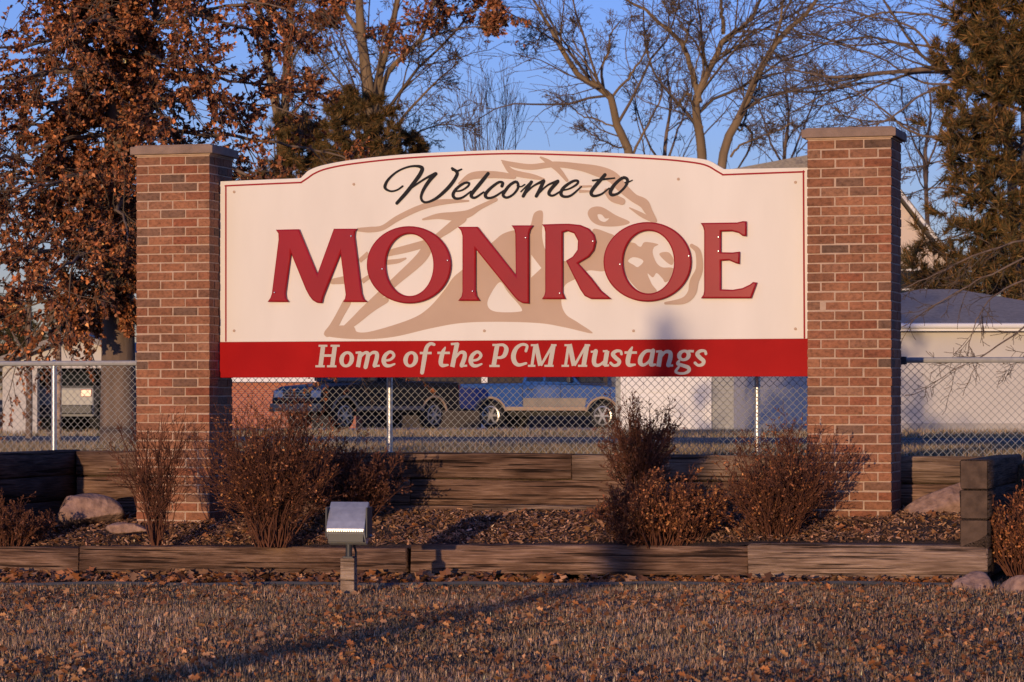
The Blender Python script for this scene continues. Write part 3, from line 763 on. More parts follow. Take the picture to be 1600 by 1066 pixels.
# raised red capitals
def tr(pts, ox, oy, k): return [(ox + x / k, oy + y / k) for x, y in pts]
def ell(cx, cy, rx, ry, n=56): return [(cx + rx * math.cos(a), cy + ry * math.sin(a)) for a in np.linspace(0, 2 * np.pi, n, endpoint=False)]
caps = [
 ([tr([(150, 195), (395, 190), (585, 655), (755, 185), (1000, 185), (980, 215), (975, 265), (1050, 860), (1070, 915), (1105, 947), (850, 947), (870, 915), (878, 870), (825, 445), (650, 890), (634, 960), (580, 957), (535, 930), (500, 885), (465, 820), (310, 440), (255, 860), (262, 910), (290, 947), (65, 947), (95, 905), (110, 860), (180, 300), (178, 235)], 410, 330, 6.664)], [(432, 457.5), (551.5, 369.5)]),
 ([tr(ell(538, 561, 440, 403), 560, 330, 6.6625), tr(ell(544, 562, 246, 322), 560, 330, 6.6625)], [(600, 420.8), (702, 407.5)]),
 ([tr([(110, 165), (320, 165), (715, 665), (710, 240), (700, 195), (670, 150), (900, 150), (868, 195), (855, 245), (855, 965), (785, 960), (738, 935), (700, 895), (300, 400), (300, 820), (310, 880), (345, 935), (115, 935), (150, 890), (160, 840), (160, 260), (145, 205)], 700, 330, 6.6625)], [(741, 455.5), (823.7, 372)]),
 ([tr([(120, 140), (300, 134), (400, 133), (520, 145), (610, 182), (665, 245), (685, 320), (665, 410), (610, 480), (500, 545), (640, 700), (740, 830), (845, 917), (630, 917), (565, 885), (520, 820), (370, 518), (440, 475), (490, 405), (495, 310), (455, 235), (385, 210), (340, 225), (340, 850), (370, 917), (120, 917), (145, 880), (155, 840), (155, 220), (145, 170)], 830, 330, 6.6625)], [(928.6, 377.5), (877, 458.6)]),
 ([tr(ell(553, 530, 459, 415), 930, 330, 6.6625), tr(ell(564, 533, 264, 325), 930, 330, 6.6625)], [(971, 413.5), (1078.3, 400.5)]),
 ([tr([(105, 125), (485, 120), (545, 106), (585, 108), (585, 265), (540, 260), (500, 230), (430, 212), (320, 215), (320, 430), (440, 432), (515, 423), (512, 555), (470, 545), (400, 515), (320, 520), (320, 815), (440, 820), (540, 803), (620, 765), (650, 740), (695, 745), (635, 910), (108, 910), (135, 870), (142, 830), (142, 210), (130, 165)], 1080, 330, 6.667)], [(1124.5, 371), (1124.5, 393)])]
for loops, pins in caps:
    lp = []
    for l in loops: lp.append(SS(l))
    o = link('letter', filled('letter', lp, 0.030, 0.011), M['red'], sign, (0, -0.006, 0))
    for p in pins:
        u_, z_ = SU(p[0], p[1], SV)
        MB().lathe([(0.0065, 0), (0.0065, -0.004), (0.003, -0.006)], (u_, -0.0365, z_), 'y', 8).build('screw', M['steel'], o)

# script lettering
def z7(pts): return [(590 + x / 7.619, 240 + y / 7.619, w / 7.619) for x, y, w in pts]
def z8(pts): return [(790 + x / 7.619, 240 + y / 7.619, w / 7.619) for x, y, w in pts]
script = [
 [(z7([(300, 390, 24), (240, 432, 22), (170, 450, 24), (110, 430, 30), (90, 390, 40), (130, 310, 32), (230, 220, 25), (350, 165, 24), (460, 150, 30), (530, 172, 46), (515, 235, 50), (450, 330, 48), (350, 460, 48), (232, 592, 40)]), False),
  (z7([(330, 480, 20), (400, 415, 22), (560, 305, 26), (690, 240, 40)]), False),
  (z7([(695, 242, 44), (620, 322, 46), (550, 430, 40), (520, 520, 32), (548, 575, 30), (615, 575, 30), (720, 520, 38), (850, 400, 44), (930, 290, 42), (948, 225, 40), (890, 178, 32)]), False), (z7([(895, 195, 26), (950, 208, 26), (1002, 188, 20)]), False)],
 [(z7([(915, 452, 18), (1000, 440, 22), (1075, 392, 26), (1090, 352, 28), (1030, 355, 30), (940, 420, 36), (900, 490, 40), (930, 535, 34), (1010, 525, 28), (1115, 450, 20)]), False)],
 [(z7([(1318, 240, 44), (1220, 360, 48), (1130, 470, 46), (1120, 512, 40), (1165, 525, 30), (1265, 460, 22)]), False)],
 [(z7([(1482, 388, 40), (1490, 350, 36), (1440, 345, 32), (1340, 420, 38), (1285, 490, 42), (1312, 530, 34), (1390, 515, 28), (1510, 440, 22)]), False)],
 [(z8([(130, 338, 34), (60, 370, 36), (0, 440, 40), (-28, 498, 36), (20, 525, 30), (100, 480, 28), (152, 400, 32)]), True), (z8([(140, 385, 18), (185, 395, 18), (230, 370, 18)]), False)],
 [(z8([(185, 455, 18), (240, 400, 20), (312, 338, 34)]), False), (z8([(308, 340, 40), (255, 430, 42), (212, 508, 40)]), False), (z8([(225, 490, 20), (330, 390, 22), (455, 325, 38)]), False), (z8([(455, 330, 42), (410, 430, 44), (368, 508, 40)]), False), (z8([(380, 492, 20), (500, 380, 22), (625, 328, 36)]), False), (z8([(622, 335, 42), (535, 435, 42), (520, 485, 36), (570, 500, 26), (665, 445, 20)]), False)],
 [(z8([(662, 442, 20), (760, 420, 22), (850, 366, 28), (860, 327, 30), (800, 332, 32), (700, 400, 38), (660, 470, 42), (692, 512, 34), (780, 500, 28), (905, 395, 20)]), False)],
 [(z8([(1185, 255, 44), (1060, 400, 46), (1020, 470, 42), (1052, 506, 34), (1140, 485, 26), (1235, 415, 20)]), False), (z8([(1040, 322, 24), (1150, 310, 26), (1300, 294, 20)]), False)],
 [(z8([(1400, 290, 38), (1310, 360, 42), (1250, 450, 46), (1272, 495, 38), (1350, 470, 30), (1430, 390, 32), (1452, 315, 38)]), True), (z8([(1425, 348, 20), (1470, 338, 18), (1512, 318, 12)]), False)]]
for s_ in script: link('letter', ribbons(s_, -0.0065), M['ink'], sign)

# pale italic lettering on the band
def zz(ox, s): return [([(ox + x / 10, 525 + y / 10, w / 10) for x, y, w in p], c) for p, c in s]
def ring(cx, cy, rx, ry, ws, wt, sl=0.12):
    return ([(cx + rx * math.cos(a) - sl * ry * math.sin(a), cy + ry * math.sin(a), ws * math.cos(a) ** 2 + wt * math.sin(a) ** 2) for a in np.linspace(0, 2 * np.pi, 12, endpoint=False)], True)
def ln(*p): return (list(p), False)
e_ = [ln((1150, 388, 34), (1250, 372, 40), (1308, 315, 50), (1285, 262, 46), (1235, 255, 50), (1172, 310, 66), (1150, 390, 74), (1178, 455, 60), (1240, 468, 46), (1320, 440, 30))]
t_ = [ln((560, 182, 26), (522, 262, 68), (492, 400, 74), (515, 460, 60), (603, 455, 32)), ln((440, 266, 38), (635, 266, 38))]
s_ = [ln((215, 282, 44), (200, 240, 40), (130, 238, 50), (80, 285, 64), (125, 345, 64), (180, 395, 60), (160, 448, 52), (95, 462, 42), (45, 425, 44))]
m_ = [ln((462, 140, 46), (415, 470, 46)), ln((478, 130, 74), (548, 465, 74)), ln((742, 140, 40), (556, 465, 40)), ln((755, 132, 74), (698, 470, 74)), ln((400, 146, 32), (510, 146, 32)), ln((715, 146, 32), (802, 146, 32)), ln((355, 468, 32), (472, 468, 32)), ln((613, 468, 32), (757, 468, 32))]
band = [
 zz(485, [ln((205, 145, 74), (163, 485, 74)), ln((390, 145, 74), (345, 485, 74)), ln((215, 308, 40), (360, 308, 40)), ln((135, 155, 33), (272, 155, 33)), ln((322, 155, 33), (465, 155, 33)), ln((85, 475, 33), (232, 475, 33)), ln((267, 475, 33), (415, 475, 33))]),
 zz(485, [ring(572, 366, 80, 104, 74, 44)]),
 zz(485, [ln((790, 250, 72), (748, 488, 72)), ln((712, 264, 34), (800, 256, 34)), ln((785, 335, 36), (850, 268, 46), (903, 275, 62), (900, 345, 70), (868, 486, 70)), ln((895, 345, 36), (968, 266, 46), (1038, 270, 62), (1045, 335, 70), (1010, 462, 70)), ln((985, 473, 32), (1090, 466, 32))]),
 zz(485, e_),
 zz(640, [ring(22, 366, 80, 104, 74, 44)]),
 zz(640, [ln((388, 135, 46), (335, 122, 50), (280, 165, 62), (255, 240, 72), (228, 400, 74), (200, 572, 66)), ln((165, 268, 38), (350, 268, 38))]),
 zz(640, t_),
 zz(640, [ln((748, 110, 74), (672, 486, 74)), ln((650, 128, 36), (770, 120, 36)), ln((720, 345, 36), (795, 262, 46), (862, 270, 62), (862, 345, 70), (820, 460, 70)), ln((795, 472, 32), (905, 465, 32))]),
 zz(640, shift(e_, -190)),
 zz(640, [ln((1375, 135, 74), (1318, 468, 74)), ln((1298, 142, 34), (1400, 142, 34)), ln((1250, 470, 34), (1412, 470, 34)), ln((1385, 142, 40), (1475, 145, 46), (1517, 205, 72), (1492, 295, 70), (1440, 335, 48), (1370, 342, 38))]),
 zz(790, [ln((322, 235, 46), (338, 155, 44), (260, 135, 44), (175, 190, 62), (128, 300, 78), (145, 405, 74), (212, 455, 52), (325, 428, 38))]),
 zz(790, m_), zz(790, shift(m_, 525)),
 zz(790, [ln((1412, 240, 70), (1385, 380, 72), (1402, 450, 60), (1470, 455, 44), (1560, 385, 34)), ln((1335, 250, 32), (1425, 240, 32)), ln((1592, 232, 72), (1553, 468, 72)), ln((1525, 240, 32), (1600, 236, 32)), ln((1545, 468, 32), (1622, 460, 32))]),
 zz(950, s_), zz(950, shift(t_, -178, -5)),
 zz(950, [ln((712, 238, 42), (600, 240, 50), (522, 325, 68), (508, 420, 70), (562, 455, 46), (645, 395, 38), (700, 275, 36)), ln((708, 232, 68), (674, 420, 70), (695, 455, 52), (742, 448, 32))]),
 zz(950, [ln((832, 235, 72), (793, 480, 72)), ln((755, 246, 32), (845, 238, 32)), ln((822, 340, 36), (898, 252, 46), (970, 258, 62), (980, 325, 70), (948, 455, 70)), ln((925, 470, 32), (1022, 462, 32))]),
 zz(950, [ring(1190, 305, 74, 68, 66, 42), ln((1255, 238, 38), (1345, 240, 38)), ln((1112, 395, 40), (1095, 435, 52), (1180, 465, 54), (1258, 495, 58), (1268, 545, 54), (1205, 582, 40), (1115, 585, 38), (1062, 555, 42), (1110, 485, 36))]),
 zz(950, shift(s_, 1318, -2))]
for s_ in band: link('letter', ribbons(s_, -0.0075), M['pale'], sign)

# ------------------------------------------------------------------ chain link fence
FEV = 1.28
fence = thing('chain_link_fence', 'galvanised chain link fence running behind the timber wall and the sign', 'fence', W(0, FEV, 0), RZ)
fz0, fz1 = 0.80, 1.585
fu0, fu1 = -8.5, 8.5
mb = MB(); mb.tube([(fu0, 0, fz1), (0, 0, fz1 + 0.004), (fu1, 0, fz1)], 0.021, 8); mb.build('top_rail', M['rail'], fence, smooth=True)
pu = [SU(82, 600, FEV)[0], SU(607, 600, FEV)[0], SU(1182, 600, FEV)[0]]
gap = (pu[2] - pu[0]) / 2
for u_ in [pu[0] - gap] + pu + [pu[2] + gap]:
    mb = MB(); mb.tube([(u_, 0.03, 0.55), (u_, 0.03, fz1 - 0.01)], 0.0235, 10); po = mb.build('post', M['galv'], fence, smooth=True)
    MB().lathe([(0.028, 0), (0.028, 0.03), (0.02, 0.045), (0.006, 0.052)], (u_, 0.03, fz1 - 0.02), 'z', 10).build('post_cap', M['galv'], po, smooth=True)
ua = SU(1408, 558, FEV)[0]
MB().box((ua, -0.006, fz1), (0.085, 0.06, 0.06)).build('rail_clamp', M['dark_metal'], fence, bevel=0.006)
dg_ = 0.0605; nd = int((fu1 - fu0) / dg_); nr = int((fz1 - fz0) / (dg_ / 2))
uu = fu0 + (np.arange(nd)[:, None] + 0.5 + 0.25 * np.where(np.arange(nr + 1) % 2, 1, -1)[None] * 1.02) * dg_
yy = -0.024 + np.where(np.arange(nr + 1) % 2, 0.003, -0.003)[None] + np.zeros_like(uu)
zz_ = fz1 - 0.02 - np.arange(nr + 1)[None] * dg_ / 2 + np.zeros_like(uu)
P1 = np.stack([uu, yy, zz_], -1)
P2 = np.stack([uu + np.where(np.arange(nr + 1) % 2, 0, 1)[None] * 0 + dg_ / 2 * 0, yy, zz_], -1)
# every second wire is mirrored so that neighbours hook into each other
uu2 = fu0 + (np.arange(nd)[:, None] + 1.0 + 0.25 * np.where(np.arange(nr + 1) % 2, -1, 1)[None] * 1.02) * dg_
P2 = np.stack([uu2, -yy - 0.048, zz_], -1)
Pw = np.concatenate([P1, P2])
V, q = tubes(Pw, np.full(Pw.shape[:2], 0.0029), 4)
kind(link('wire_mesh', np_mesh('wire_mesh', V, q), M['wire'], fence), 'stuff')

# ------------------------------------------------------------------ flood lamp on its wooden post
dpt = 18.85
bx, by, _ = PX(545, 935, dpt)
lamp = thing('flood_lamp', 'metal flood lamp on a short wooden post standing in the lawn', 'lamp', (bx, by, float(zground(bx, by))), RZ * 0.6)
sc_ = dpt / F
hp = (936 - 877) * sc_
mb = MB().box((0, 0, hp / 2 - 0.1), (0.094, 0.094, hp + 0.2)); mb.build('post', M['post_wood'], lamp, bevel=0.006)
MB().tube([(0, 0, hp - 0.02), (0, 0, hp + 0.10)], 0.022, 10).build('neck', M['dark_metal'], lamp, smooth=True)
MB().box((0.0, 0, hp + 0.005), (0.07, 0.07, 0.012)).build('mount_plate', M['dark_metal'], lamp, bevel=0.003)
w2 = 0.128
z0 = hp + 0.085
prof = [(-0.105, 0.100), (-0.104, 0.110), (-0.078, 0.158), (-0.044, 0.208), (-0.006, 0.252), (0.030, 0.284), (0.055, 0.272), (0.085, 0.12), (0.07, 0.055), (-0.01, 0.0), (-0.05, 0.015), (-0.074, 0.05)]
hb = MB().prism([(a, b + z0) for a, b in prof], -w2, w2, 'x'); hs_ = hb.build('housing', M['housing'], lamp, bevel=0.006, segs=2)
for i in range(16):       # ribbed lower edge
    MB().box((-w2 + 0.012 + i * (2 * w2 - 0.024) / 15, -0.106, z0 + 0.100), (0.009, 0.012, 0.014)).build('rib', M['galv'], hs_)
MB().box((0, -0.083, z0 + 0.06), (2 * w2 - 0.02, 0.014, 0.075)).build('ballast_cover', M['dark_metal'], hs_, bevel=0.003)
MB().prism([(0.062, z0 + 0.245), (0.068, z0 + 0.248), (0.097, z0 + 0.13), (0.090, z0 + 0.127)], -w2 + 0.02, w2 - 0.02, 'x').build('lens', M['glass'], hs_)
MB().tube([(0.02, 0.05, hp + 0.10), (0.03, 0.085, hp + 0.03), (0.03, 0.062, hp - 0.05), (0.028, 0.056, 0.02)], 0.008, 6).build('cable', M['dark_metal'], lamp, smooth=True)
for sx in (-1, 1):
    MB().box((sx * (w2 + 0.008), 0.0, z0 + 0.15), (0.012, 0.15, 0.20)).build('side_bracket', M['dark_metal'], lamp, bevel=0.004)
    MB().lathe([(0.012, 0), (0.012, 0.012)], (sx * (w2 + 0.014) - (0.012 if sx < 0 else 0), 0.02, z0 + 0.06), 'x', 8).build('bolt', M['steel'], lamp)

# ------------------------------------------------------------------ boulders
def boulder(name, label, pts, d, seed, zbase, shape=(1, 1, 1), pyramid=0.0):
    """pts: (left px, right px, top py, bottom py) at depth d"""
    l, r_, t, b = pts
    k = d / F
    w, h = (r_ - l) * k, (b - t) * k
    cx = ((l + r_) / 2 - 800) * k
    bm = bmesh.new(); bmesh.ops.create_icosphere(bm, subdivisions=4, radius=0.5)
    rr = np.random.default_rng(seed); ph = rr.uniform(0, 6, (6, 3)); fr = rr.uniform(2, 6, (6, 3))
    pl = rr.normal(0, 1, (9, 3)); pl /= np.linalg.norm(pl, axis=1, keepdims=True); of = rr.uniform(0.26, 0.40, 9)
    for v in bm.verts:
        p = np.array(v.co)
        for n_, o_ in zip(pl, of):
            s_ = p @ n_ - o_
            if s_ > 0: p = p - n_ * s_ * 0.96
        p = p * (1 + 0.035 * sum(math.sin(float(p @ fr[i] * 2.2 + ph[i, 0])) for i in range(6)) / 2)
        if pyramid:
            t = min(max(p[2] + 0.35, 0), 0.85) / 0.85; p[0] = p[0] * (1 - 0.85 * t) + 0.36 * t; p[1] *= 1 - 0.6 * t
        v.co = p
    me = bpy.data.meshes.new(name); bm.to_mesh(me); bm.free()
    me.polygons.foreach_set('use_smooth', np.ones(len(me.polygons), dtype=bool))
    co = np.empty(len(me.vertices) * 3); me.vertices.foreach_get('co', co); co = co.reshape(-1, 3)
    sp = co.max(0) - co.min(0); co = (co - co.min(0)) / sp - np.array([0.5, 0.5, 0])
    co *= np.array([w, w * shape[1], h * 1.35]); co[:, 2] -= h * 0.35
    me.vertices.foreach_set('co', co.astype(np.float32).ravel()); me.update()
    o = link(name, me, M['stone'], None, (cx, d, zbase)); return tag(o, label, 'boulder', 'boulders round the bed')
def bz(py, d): return CAMZ + (HOR - py) / F * d
boulder('boulder', 'rounded boulder on the mulch left of the left pillar', (86, 196, 771, 811), 22.3, 17, bz(811, 22.3), (1, .7, 1))
boulder('boulder', 'triangular pale boulder between the right pillar and the wing wall', (1412, 1522, 751, 806), 20.7, 8, bz(806, 20.7), (1, .6, 1), 0.75)
boulder('boulder', 'boulder at the bed\'s front right corner, touching the timber end', (1487, 1554, 893, 934), 18.95, 5, bz(934, 18.95), (1, .8, 1))
boulder('boulder', 'boulder cut by the picture\'s right edge beside the lawn', (1558, 1650, 897, 944), 18.75, 6, bz(944, 18.75), (1, .8, 1))
boulder('boulder', 'small flat stone lying on mulch before the left pillar', (165, 232, 816, 831), 21.5, 12, bz(831, 21.5), (1, .5, 1))

# ------------------------------------------------------------------ branching plants
def in_view(P, mx=150, my=-130):
    px = 800 + F * P[:, 0] / P[:, 1]; py = HOR - F * (P[:, 2] - CAMZ) / P[:, 1]
    return (px > -mx) & (px < 1600 + mx) & (py > my)
def grow(par, rad, m, K, ang, lr, t0, t1, wig, trop, rr, g, taper=0.35, falloff=0.45, flat=1.0):
    N, Pn, _ = par.shape
    n = N * m; pi = np.repeat(np.arange(N), m)
    t = g.uniform(t0, t1, n); f = t * (Pn - 1); i = np.minimum(f.astype(int), Pn - 2); w = (f - i)[:, None]
    base = par[pi, i] * (1 - w) + par[pi, i + 1] * w
    T = par[pi, i + 1] - par[pi, i]; T /= np.linalg.norm(T, axis=1, keepdims=True) + 1e-9
    r0 = rad[pi, i] * (1 - w[:, 0]) + rad[pi, i + 1] * w[:, 0]
    L = np.linalg.norm(np.diff(par, axis=1), axis=2).sum(1)[pi] * g.uniform(lr[0], lr[1], n) * (1 - falloff * t)
    q = g.normal(0, 1, (n, 3)); q[:, 1] *= flat; q -= T * (q * T).sum(1, keepdims=True); q /= np.linalg.norm(q, axis=1, keepdims=True) + 1e-9
    a = g.uniform(ang[0], ang[1], n)[:, None]
    d = T * np.cos(a) + q * np.sin(a)
    out = np.empty((n, K, 3)); out[:, 0] = base; st = (L / (K - 1))[:, None]
    for k in range(1, K):
        d = d + g.normal(0, wig, (n, 3)) + np.asarray(trop); d /= np.linalg.norm(d, axis=1, keepdims=True)
        out[:, k] = out[:, k - 1] + d * st
    rs = np.minimum(r0 * rr, 0.011 * L)
    return out, rs[:, None] * np.linspace(1, taper, K)[None]

def along(polys, n, g, t0=0.2):
    i = g.integers(0, len(polys), n); t = g.uniform(t0, 1, n) * (polys.shape[1] - 1)
    k = np.minimum(t.astype(int), polys.shape[1] - 2); w = (t - k)[:, None]
    P = polys[i, k] * (1 - w) + polys[i, k + 1] * w
    T = polys[i, k + 1] - polys[i, k]; T /= np.linalg.norm(T, axis=1, keepdims=True) + 1e-9
    return P, T
def leaf_frames(T, g, spread=0.9, droop=0.0):
    X = T + g.normal(0, spread, T.shape) + np.array([0, 0, -droop]); X /= np.linalg.norm(X, axis=1, keepdims=True) + 1e-9
    q = g.normal(0, 1, T.shape); Y = np.cross(X, q); Y /= np.linalg.norm(Y, axis=1, keepdims=True) + 1e-9
    return X, Y, np.cross(X, Y)

def limb(pts, d, r0, r1, K=14, dep=None):
    """pixel polyline at depth d -> polyline and radii"""
    p = np.array([PX(a, b, d + (0 if dep is None else dep[i])) for i, (a, b) in enumerate(pts)])
    c = spline(p, K); return c, np.linspace(r0, r1, K)
def plant(name, label, cat, limbs, levels, g, trunk_mat='bark', twig_mat='fine_twig', minr=0.008, leaves=None, group=None, sides0=10, skip=0, cull=True):
    """limbs: list of (polyline, radii) of equal length; levels: dicts for grow()"""
    L = np.array([l[0] for l in limbs]); Rd = np.array([l[1] for l in limbs])
    if name == 'bare_tree': L = L + np.concatenate([np.zeros_like(L[:, :1]), np.cumsum(g.normal(0, 0.05, (L.shape[0], L.shape[1] - 1, 3)) * np.clip(L[:, :1, 1:2] / 110, .3, 1), 1) * 0.6], 1); Rd = Rd * 0.8
    o0 = L[0, 0].copy()
    t = thing(name, label, cat, tuple(o0), 0, group)
    V, q = tubes(L - o0, Rd, sides0)
    link('trunk', np_mesh('trunk', V, q, smooth=True), M[trunk_mat], t)
    parts = []; cur, cr = L[skip:], Rd[skip:]; pool = []
    for k, lv in enumerate(levels):
        lv = dict(lv); sd_ = lv.pop('sides', 3); keep = lv.pop('keep', 1.0)
        nx, nr_ = grow(cur, cr, g=g, **lv)
        if keep < 1.0:
            s = g.uniform(0, 1, len(nx)) < keep; nx, nr_ = nx[s], nr_[s]
        if cull and k > 0:
            s = in_view(nx[:, 0]); nx, nr_ = nx[s], nr_[s]
        nr_ = np.maximum(nr_, minr)
        parts.append(tubes(nx - o0, nr_, sd_)); cur, cr = nx, nr_; pool.append(nx)
    V, q = merge(parts)
    crown = link('crown', np_mesh('crown', V, q), M[twig_mat], t)
    if leaves:
        for lf in (leaves if isinstance(leaves, list) else [leaves]):
            P, T = along(pool[lf.get('level', -1)], lf['n'], g, lf.get('t0', 0.2))
            if 'where' in lf: s = lf['where'](P, g); P, T = P[s], T[s]
            X, Y, Z = leaf_frames(T, g, lf.get('spread', 0.9), lf.get('droop', 0))
            V, f = scatter(P - o0, X, Y, Z, g.uniform(*lf['size'], len(P)), lf.get('tmpl', SIMPLE), [lf.get('faces', SIMPLE_F)])
            c = np.repeat(palette(len(P), g, lf['cols'], lf.get('var', 0.3)), len(lf.get('tmpl', SIMPLE)), 0)
            kind(link(lf.get('name', 'leaves'), np_mesh('leaves', V, f, c), M[lf.get('mat', 'leaf')], t), 'stuff')
    return t
SPRAY = np.array([(0, .055, 0), (1, 0.01, .05), (0, -.055, -.02)])
SPRAY_F = np.array([[0, 1, 2]])

OAKC = [(0.25, 0.08, 0.03), (0.32, 0.11, 0.04), (0.18, 0.062, 0.028), (0.38, 0.16, 0.068), (0.11, 0.046, 0.025), (0.23, 0.10, 0.055)]

# ---- shrubs in the bed
def shrub(label, px, py, d, width, height, stems, g, leafn, cols, lean=(0, 0), fan=0.55, leafsize=(0.012, 0.028), sub=5, dense=1.0, name='shrub', basew=0.12):
    k = d / F
    bx_, by_, bz_ = PX(px, py, d)
    H = height * k; Wd = width * k
    n = stems
    az_ = g.uniform(0, 2 * np.pi, n); rad_ = np.sqrt(g.uniform(0, 1, n))
    base = np.stack([bx_ + np.cos(az_) * rad_ * Wd * basew, by_ + np.sin(az_) * rad_ * Wd * basew, np.full(n, bz_ - 0.03)], 1)
    tipx = bx_ + np.cos(az_) * rad_ * Wd * 0.5 + lean[0] * H; tipy = by_ + np.sin(az_) * rad_ * Wd * 0.5 + lean[1] * H
    hh = H * g.uniform(0.55, 1.0, n) * (1 - 0.35 * rad_ ** 2)
    tip = np.stack([tipx, tipy, bz_ + hh], 1)
    K = 7; s = np.linspace(0, 1, K)
    P_ = base[:, None] * (1 - s[None, :, None]) + tip[:, None] * s[None, :, None]
    bow = (tip - base) * np.array([1, 1, 0]); P_ -= bow[:, None] * (0.25 * np.sin(np.pi * s) * fan)[None, :, None]
    P_[:, 1:] += np.cumsum(g.normal(0, H * 0.024, (n, K - 1, 3)), 1)
    rd = np.linspace(0.0052, 0.0022, K)[None] * g.uniform(0.7, 1.3, (n, 1))
    return plant(name, label, 'shrub', [(P_[i], rd[i]) for i in range(n)],
                 [dict(m=sub + 3, K=5, ang=(0.25, 0.8), lr=(0.25, 0.5), t0=0.2, t1=0.95, wig=0.13, trop=(0, 0, 0.06), rr=0.65),
                  dict(m=4, K=3, ang=(0.3, 0.9), lr=(0.35, 0.7), t0=0.2, t1=0.95, wig=0.2, trop=(0, 0, 0.03), rr=0.7)],
                 g, 'twig', 'twig', 0.0016, dict(n=leafn, size=leafsize, cols=cols, spread=0.8, t0=0.1, var=0.35), 'dormant shrubs in the bed', 5)
g = np.random.default_rng(100)
RUST = [(0.25, 0.085, 0.036), (0.31, 0.115, 0.044), (0.17, 0.064, 0.032), (0.38, 0.17, 0.066)]
DULL = [(0.13, 0.052, 0.031), (0.17, 0.07, 0.04), (0.09, 0.04, 0.026)]
shrub('spindly bare shrub in front of the left brick pillar', 245, 846, 20.9, 150, 205, 34, g, 500, DULL, sub=4, fan=0.7, basew=0.06)
shrub('large dense rust-brown shrub below the left end of the sign', 425, 848, 20.75, 215, 245, 92, g, 5600, RUST + DULL, lean=(0, 0.05), sub=6)
shrub('dark spreading shrub behind the flood lamp', 545, 806, 21.7, 175, 118, 90, g, 7000, DULL, sub=6, fan=0.2, basew=0.2)
shrub('upright feathery dark shrub before the timber wall, under the word Mustangs', 1000, 778, 21.0, 120, 165, 60, g, 2600, DULL, sub=5, fan=0.8)
shrub('low rounded rusty barberry shrub at the front timber', 1035, 848, 20.25, 215, 108, 150, g, 12000, RUST, sub=6, fan=0.1, basew=0.25)
shrub('tall twiggy rust-brown shrub left of the right brick pillar', 1215, 848, 20.2, 205, 190, 84, g, 4600, RUST + DULL, sub=6, lean=(0.04, 0.05))
shrub('rusty shrub at the picture\'s right edge outside the wing wall', 1600, 893, 19.6, 130, 118, 80, g, 5000, RUST, sub=6, fan=0.2, basew=0.2)
shrub('low dark shrub at the picture\'s left edge in the mulch', 15, 846, 21.6, 150, 62, 60, g, 2600, DULL, sub=5, fan=0.1, basew=0.25)

# ---- trees
g = np.random.default_rng(7)
def gz_at(px, d):
    x = (px - 800) / F * d; return float(HOR - F * (float(zground(x, d)) - CAMZ) / d)

# pin oak on the left, keeping its dead leaves
D0 = 34.0
tr_l, tr_r = limb([(186, gz_at(186, D0) + 4), (185, 560), (183, 380), (182, 180), (183, -60), (182, -330), (184, -560)], D0, 0.235, 0.05, 22)
limbs = [(tr_l, tr_r)]
nl = 80
hz = np.linspace(0.30, 0.97, nl)
for k in range(nl):
    f_ = hz[k] * 21; i = int(f_); b0 = tr_l[min(i, 20)] * (1 - f_ + i) + tr_l[min(i + 1, 21)] * (f_ - i)
    a = k * 2.4 + g.uniform(-.35, .35); Ln = (3.0 - 2.0 * max(hz[k] - 0.45, 0)) * g.uniform(0.75, 1.15)
    rise = -0.32 + 0.75 * hz[k] + g.normal(0, .08)
    s = np.linspace(0, 1, 22)[:, None]
    dv = np.array([math.cos(a), math.sin(a), 0])
    c = b0 + dv * Ln * s + np.array([0, 0, 1]) * Ln * (rise * s - 0.22 * s ** 2) 
    c[1:] += np.cumsum(g.normal(0, .022, (21, 3)), 0)
    limbs.append((c, np.linspace(0.034 * (1.15 - 0.5 * hz[k]), 0.007, 22)))
for k in range(70):
    f_ = g.uniform(0.24, 0.8) * 21; i = int(f_); b0 = tr_l[i] * (1 - f_ + i) + tr_l[i + 1] * (f_ - i)
    a = g.uniform(-2.9, -0.2); Ln = g.uniform(0.5, 1.0); s_l = np.linspace(0, 1, 22)[:, None]
    c = b0 + np.array([math.cos(a), math.sin(a), 0]) * Ln * s_l + np.array([0, 0, 1]) * Ln * (0.2 * s_l - 0.7 * s_l ** 2)
    limbs.append((c, np.linspace(0.012, 0.005, 22)))
plant('oak_tree', 'oak tree thick with dead brown leaves behind the left brick pillar', 'tree', limbs,
      [dict(m=15, K=7, ang=(0.5, 1.1), lr=(0.22, 0.45), t0=0.08, t1=1.0, wig=0.12, trop=(0, 0, -0.04), rr=0.6, sides=4),
       dict(m=7, K=3, ang=(0.4, 1.0), lr=(0.3, 0.6), t0=0.15, t1=1.0, wig=0.2, trop=(0, 0, -0.06), rr=0.6)], g, 'bark', 'fine_twig', 0.004,
      dict(n=225000, size=(0.036, 0.080), cols=OAKC, tmpl=KITE, faces=KITE_F, droop=0.5, t0=0.1, var=0.45, where=lambda P, g: in_view(P) & (np.sin(P[:, 0] * 2.7 + P[:, 2] * 1.9) * np.sin(P[:, 2] * 3.3 - P[:, 1] * 2.1) > -0.5)), skip=1)

